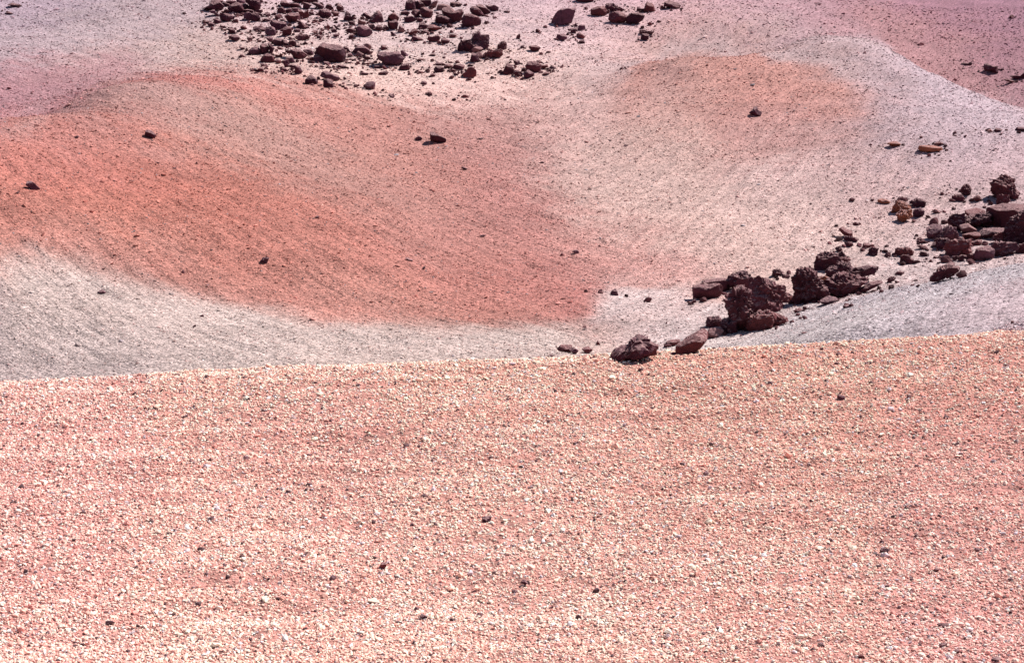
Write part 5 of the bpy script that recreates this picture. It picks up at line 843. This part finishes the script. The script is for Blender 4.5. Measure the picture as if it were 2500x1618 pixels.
('rock',-7.04,39.51,-6.397,0.176,'j','p',2,'jagged dark rock alone low on the red slope',(-12.1,1.9,-3.5,14.1,12.7,13.6,8.1,-1.6)),
('rock',-9.11,38.39,-6.509,0.233,'a','b',2,'small dark brown angular rock left of the lower slope rock',(-7.4,-0.6,1.6,8.8,7.4,-1.2)),
('rock',-12.29,48.93,-4.457,0.246,'s','r',2,'small reddish flat rock below the oval black rock',(-7.9,7.5,8.5,4.1,2.4,-0.7)),
('rock',-10.66,35.98,-6.626,0.288,'a','p',2,'small purplish grey angular rock below right of the left slope rock',(-10.0,3.8,1.3,8.9,10.4,0.7,-2.4,-0.9)),
('rock',-7.87,34.97,-7.044,0.221,'a','d',2,'nearer tiny near black angular rock below left of the lower slope rock',(-5.7,2.2,3.9,5.7,5.8,-0.9)),
('rock',-7.84,34.01,-7.113,0.227,'a','d',2,'farther tiny near black angular rock below left of the lower slope rock',(-5.1,1.8,1.8,6.6,5.2,-0.9)),
('rock',-4.24,17.33,-4.254,0.240,'a','r',2,'small reddish angular rock below left of the lower slope rock',(-4.4,1.4,0.4,3.3,4.4,-0.7)),
('boulder',5.08,100.05,2.033,-0.051,'r','d',0,'near black boulder cut off by the top edge, right of centre',(-64,18.7,-62,47.0,54,46.8,64,18.5,44.7,4.4,-13.3,-2.6,-52,2.1)),
('boulder',3.27,91.98,0.427,-0.035,'a','p',0,'tall leaning boulder with streaked top standing apart at right of the upper field',(-76,-8.8,-72,30.5,-40.8,81,-9.7,102,66,107,75,85,49.0,17.4,22.3,-0.1,-26.8,-8.9)),
('boulder',5.74,95.48,1.054,-0.060,'r','r',0,'reddish brown rounded boulder, left of the far right group near the top',(-52,6.2,-47.9,41.3,-11.2,59,35.0,64,52,27.7,40.5,-7.5,-1.1,-7.5)),
('boulder',6.89,96.96,1.363,-0.071,'j','d',0,'mid sized near black jagged boulder above left of the maroon block',(-52,4.2,-52,45.5,-14.8,45.5,18.4,27.1,51,17.9,42.2,-0.5,-4.7,-2.7)),
('boulder',6.88,93.27,0.610,-0.074,'r','b',0,'dark brown boulder in the middle of the far right group near the top',(-59,19.5,-55,57,-28.3,79,7.9,70,58,30.4,40.6,1.7,-36.1,-7.1)),
('boulder',7.97,93.06,0.527,-0.085,'r','d',0,'near black blocky boulder, lower right of the far right group near the top',(-56,-2.3,-57,35.2,-26.0,71,14.4,73,55,53,42.5,17.5,15.9,-4.6)),
('boulder',9.20,96.66,1.348,-0.095,'a','r',0,'mid sized reddish angular boulder right of the red wedge',(-42.1,-2.1,-15.2,60,22.3,51,41.9,2.3,32.8,-6.8,-18.6,-5.4)),
('boulder',8.68,96.85,1.375,-0.089,'a','d',0,'reddish angular boulder above the black block near the top',(-31.6,0.2,-22.9,34.6,-6.2,18.5,31.3,16.2,22.3,-2.1)),
('boulder',10.82,97.50,1.591,-0.111,'a','d',0,'near black angular boulder outlying at far right near the top edge',(-57,11.7,-48.1,48.6,-20.0,53,22.6,39.2,56,20.7,47.0,-2.3,4.8,-3.2)),
('boulder',8.45,90.67,-0.106,-0.093,'j','b',0,'mid sized dark brown jagged boulder below right of the black block',(-45.3,9.1,-25.8,26.4,-3.7,22.1,44.8,13.4,36.3,-1.7,-20.9,1.8)),
('rock',8.29,89.58,-0.493,-0.092,'r','d',0,'small near black rounded rock below right of the black block',(-26.1,1.7,-18.2,40.1,25.3,40.1,21.6,6.0,-4.3,-2.6)),
('rock',3.86,89.59,-0.044,-0.043,'a','d',0,'nearer small near black angular rock below right of the tall leaning boulder',(-24.0,-4.1,-19.9,27.8,23.7,32.1,19.5,10.7)),
('rock',4.11,91.87,0.339,-0.045,'a','d',0,'tiny near black angular rock below right of the tall leaning boulder',(-15.7,0.1,-7.0,28.7,15.6,-4.3)),
('rock',4.38,90.85,0.111,-0.048,'r','p',0,'small purplish grey rounded rock below right of the tall leaning boulder',(-24.4,8.6,-11.4,36.6,19.5,36.6,24.2,4.2,2.2,-4.4)),
('rock',4.24,88.63,-0.330,-0.048,'a','r',0,'small reddish angular rock below right of the tall leaning boulder',(-28.1,0.7,-23.9,21.9,-2.5,34.5,28.0,5.0,10.8,-2.2)),
('rock',4.21,87.08,-0.671,-0.048,'a','d',0,'farther small near black angular rock below right of the tall leaning boulder',(-21.2,-4.0,-10.8,19.1,14.6,25.4,21.2,0.2)),
('rock',7.86,98.12,1.666,-0.080,'a','d',0,'tiny near black angular rock left of the red wedge',(-14.3,-0.8,2.2,11.0,14.2,-3.2)),
('rock',4.55,80.91,-1.522,-0.056,'s','b',0,'tiny dark brown flat rock below the rust block',(-9.9,-0.9,9.7,12.7,-0.0,1.1)),
('rock',5.84,76.35,-1.945,-0.076,'a','r',0,'tiny reddish angular rock below the maroon block',(-11.2,-0.7,-0.2,14.4,11.0,8.9,-3.7,-3.3)),
('stone',-0.21,11.20,-4.003,0.019,'a','d',3,'mid sized near black angular stone in foreground gravel, middle centre',(-4.0,1.1,-3.5,3.6,4.0,4.0,3.5,0.1,-0.7,-0.6)),
('stone',-0.83,11.10,-4.007,0.075,'a','d',3,'small near black angular stone in foreground gravel, middle centre',(-2.1,0.7,0.3,2.0,2.1,0.8,-0.2,-0.3)),
('stone',-0.97,10.01,-3.951,0.096,'a','r',3,'small reddish angular stone in foreground gravel, lower centre',(-2.9,1.5,-1.2,4.5,3.0,4.8,2.1,2.2,-1.3,-2.6)),
('stone',-0.60,8.90,-3.874,0.067,'r','d',3,'small near black rounded stone in foreground gravel, lower centre',(-2.6,1.5,-0.7,3.2,2.7,1.9,2.3,-0.5)),
('stone',-0.22,9.04,-3.923,0.024,'a','b',3,'small dark brown angular stone in foreground gravel, lower centre, first from the left',(-2.1,3.7,2.1,2.0,1.7,-2.5,-1.3,-1.3)),
('stone',0.09,9.68,-3.956,-0.009,'a','d',3,'small near black angular stone in foreground gravel, lower centre, second from the left',(-2.7,2.4,-0.6,5.1,2.7,1.6,1.0,-0.6)),
('stone',-0.62,10.61,-3.990,0.058,'r','p',3,'small purplish grey rounded stone in foreground gravel, middle centre',(-2.2,-2.4,0.5,2.9,2.2,1.9,-0.4,-2.2)),
('stone',-0.80,8.08,-3.765,0.099,'a','d',3,'small near black angular stone in foreground gravel, lower centre, first from the left',(-1.7,0.9,0.0,1.9,1.7,1.1,0.7,-0.3)),
('stone',0.27,9.28,-3.964,-0.029,'a','b',3,'small dark brown angular stone in foreground gravel, lower centre, second from the left',(-2.2,0.5,2.1,1.8,1.4,-0.3)),
('stone',2.87,10.23,-3.908,-0.274,'s','d',3,'mid sized near black flat stone in foreground gravel, lower far right, first from the left',(-4.0,-1.0,-2.6,3.5,3.8,3.3,1.5,0.9)),
('stone',3.13,9.78,-3.887,-0.310,'r','r',3,'small reddish rounded stone in foreground gravel, lower far right',(-2.8,0.9,-0.6,3.1,2.5,2.2,0.4,-0.4)),
('stone',2.81,9.32,-3.861,-0.293,'s','r',3,'small reddish flat stone in foreground gravel, lower far right, first from the left',(-2.9,-1.2,1.3,3.3,2.9,-2.4,-0.7,-2.2)),
('stone',2.60,8.32,-3.807,-0.303,'a','d',3,'small near black angular stone in foreground gravel, lower far right',(-1.7,-2.3,-1.2,2.8,1.7,-2.2)),
('stone',2.15,8.09,-3.778,-0.260,'s','r',3,'mid sized reddish flat stone in foreground gravel, lower far right',(-3.3,0.5,2.1,2.3,3.2,0.3,-1.0,-0.6)),
('stone',2.73,8.31,-3.803,-0.317,'a','b',3,'mid sized dark brown angular stone in foreground gravel, lower far right',(-3.4,-1.0,0.0,2.1,3.3,2.2,0.8,-0.0)),
('stone',3.41,9.01,-3.885,-0.361,'a','d',3,'tiny near black angular stone in foreground gravel, lower far right, second from the left',(-1.4,-0.5,-0.2,2.8,1.3,0.7)),
('stone',3.45,9.09,-3.883,-0.363,'a','b',3,'tiny dark brown angular stone in foreground gravel, lower far right',(-1.2,-0.4,0.0,1.9,1.2,-0.1)),
('stone',2.79,8.21,-3.795,-0.327,'s','r',3,'small reddish flat stone in foreground gravel, lower far right, second from the left',(-2.3,0.4,0.8,2.3,2.2,1.0,0.0,-0.4)),
('stone',1.96,8.30,-3.799,-0.232,'a','d',3,'small near black angular stone in foreground gravel, lower right',(-2.4,1.9,0.2,2.5,2.3,0.6,0.3,-0.4)),
('stone',2.91,10.48,-3.925,-0.271,'r','r',3,'small reddish rounded stone in foreground gravel, middle far right',(-2.1,0.3,-0.2,3.2,2.0,1.3,0.0,-0.4)),
('stone',2.68,9.47,-3.882,-0.276,'a','b',3,'small dark brown angular stone in foreground gravel, lower far right',(-2.3,0.6,0.6,2.2,2.2,1.1,-0.4,-0.4)),
('stone',3.21,9.62,-3.884,-0.322,'r','d',3,'tiny near black rounded stone in foreground gravel, lower far right',(-1.3,0.4,-0.2,2.0,1.2,1.2,-0.1,-0.3)),
('stone',1.95,9.12,-3.843,-0.211,'a','b',3,'small dark brown angular stone in foreground gravel, lower right',(-1.8,-0.4,-0.1,1.3,1.8,-0.1)),
('stone',2.63,8.79,-3.852,-0.291,'a','d',3,'tiny near black angular stone in foreground gravel, lower far right, first from the left',(-1.2,-1.6,-0.2,2.0,1.1,0.8,-0.1,-2.3)),
('stone',2.84,8.66,-3.827,-0.316,'s','b',3,'mid sized dark brown flat stone in foreground gravel, lower far right',(-4.2,1.5,3.3,1.8,4.1,-2.2,0.7,-2.3)),
('stone',3.00,8.11,-3.805,-0.355,'s','d',3,'mid sized near black flat stone in foreground gravel, lower far right, second from the left',(-2.9,0.5,1.4,2.6,2.7,1.4,-0.3,-0.5)),
('stone',3.97,16.66,-3.837,-0.234,'a','b',3,'small dark brown angular stone in foreground gravel, upper right',(-4.2,0.7,-0.5,3.6,4.1,1.5,0.3,-0.5)),
('stone',3.58,14.83,-3.909,-0.237,'a','p',3,'small purplish grey angular stone in foreground gravel, upper right',(-4.4,1.7,-3.5,6.1,4.1,4.7,3.7,-0.2,-0.3,-0.7)),
('stone',4.31,14.79,-3.881,-0.284,'a','b',3,'small dark brown angular stone in foreground gravel, upper far right, first from the left',(-3.1,4.2,2.7,2.2,1.7,-2.4,-1.7,-1.5)),
('stone',4.25,14.62,-3.884,-0.283,'a','d',3,'tiny near black angular stone in foreground gravel, upper far right',(-2.1,2.1,0.1,3.5,1.9,0.6,-0.8,-0.4)),
('stone',5.10,14.98,-3.826,-0.328,'a','b',3,'small dark brown angular stone in foreground gravel, upper far right, second from the left',(-3.4,-0.7,-0.2,2.7,3.4,0.5)),
('stone',4.50,14.08,-3.913,-0.309,'r','d',3,'small near black rounded stone in foreground gravel, upper far right',(-2.8,-1.2,-1.3,3.9,2.5,2.4,1.1,-2.4)),
('stone',8.19,22.55,-4.668,-0.348,'r','r',3,'tiny reddish rounded stone on the red slope, below the purple boulder',(-3.4,-2.3,-1.3,6.6,3.0,4.1,2.5,-2.8)),
('stone',5.80,27.27,-5.829,-0.210,'a','b',3,'mid sized dark brown angular stone on the red slope, right of the round foot boulder',(-9.6,1.5,-1.2,3.0,9.4,1.9,-3.1,-0.8)),
('stone',4.01,13.52,-3.958,-0.288,'r','d',3,'tiny near black rounded stone in foreground gravel, middle far right',(-2.1,-0.5,-0.1,2.0,2.1,0.5)),
('stone',3.65,14.23,-3.937,-0.251,'a','b',3,'tiny dark brown angular stone in foreground gravel, upper far right',(-2.2,-0.4,-0.1,2.1,2.2,0.1)),
('stone',-4.15,16.14,-4.156,0.251,'a','b',3,'tiny dark brown angular stone in foreground gravel, upper far left',(-2.5,-0.2,1.3,3.4,2.5,-0.5)),
('stone',-4.44,16.03,-4.170,0.270,'a','d',3,'small near black angular stone in foreground gravel, upper far left',(-3.2,1.3,2.0,4.0,3.2,-0.7)),
('stone',-3.62,15.01,-4.162,0.237,'a','b',3,'small dark brown angular stone in foreground gravel, upper left',(-3.7,0.9,3.9,3.3,3.0,-0.7)),
('stone',-5.34,14.79,-4.175,0.346,'a','d',3,'tiny near black angular stone in foreground gravel, upper far left',(-2.3,-0.1,0.5,2.5,2.3,-0.5)),
('stone',-12.79,45.22,-4.694,0.276,'a','d',3,'tiny near black angular stone on the red slope, below left of the oval black rock',(-3.8,3.3,-0.1,6.9,4.0,-0.7)),
('stone',-11.13,49.76,-4.543,0.220,'a','b',3,'tiny dark brown angular stone on the red slope, below right of the oval black rock',(-3.8,4.5,2.4,9.4,4.0,-2.9)),
('stone',-11.63,48.64,-4.595,0.235,'s','b',3,'tiny dark brown flat stone on the red slope, below right of the oval black rock',(-7.1,3.2,7.5,4.3,-0.0,-0.5)),
('stone',-6.09,43.78,-5.680,0.138,'r','b',3,'tiny dark brown rounded stone on the red slope, above right of the lower slope rock',(-6.1,4.8,2.9,8.3,6.3,-0.9)),
('stone',-7.34,52.82,-4.966,0.138,'a','d',3,'tiny near black angular stone on the red slope, below the low square boulder',(-4.4,4.7,2.2,10.0,4.5,-0.8)),
]
build_rocks(ROCKS)

def build_rubble(rows):
    rng = np.random.default_rng(77)
    xs, ys, ss = [], [], []
    for name, x, y, z, turn, style, tint, g, label, outline in rows:
        if g not in (0, 1, 4) or name == 'stone':
            continue
        w = (max(outline[0::2]) - min(outline[0::2])) / 100.0
        k = int(4 + 9 * min(w, 2.0)) if g == 0 else int(3 + 6 * min(w, 2.0))
        xs.append(x + rng.normal(0, 0.55 * w + 0.15, k)); ys.append(y + rng.normal(-0.15 * w, 0.6 * w + 0.2, k))
        ss.append(np.minimum(0.10 * np.exp(rng.normal(0, 0.55, k)), 0.35 * w + 0.04))
    x, y, sz = np.concatenate(xs), np.concatenate(ys), np.concatenate(ss)
    far = np.hypot(x, y) > 30.0
    x, y, sz = x[far], y[far], sz[far]
    c = np.array([[0.085, 0.030, 0.034]]) * np.exp(rng.normal(0, 0.35, len(x)))[:, None]
    scatter("rubble", x, y, sz, c, "small dark lava rubble lying between the boulders", rng, 0.3, 1.0)
build_rubble(ROCKS)
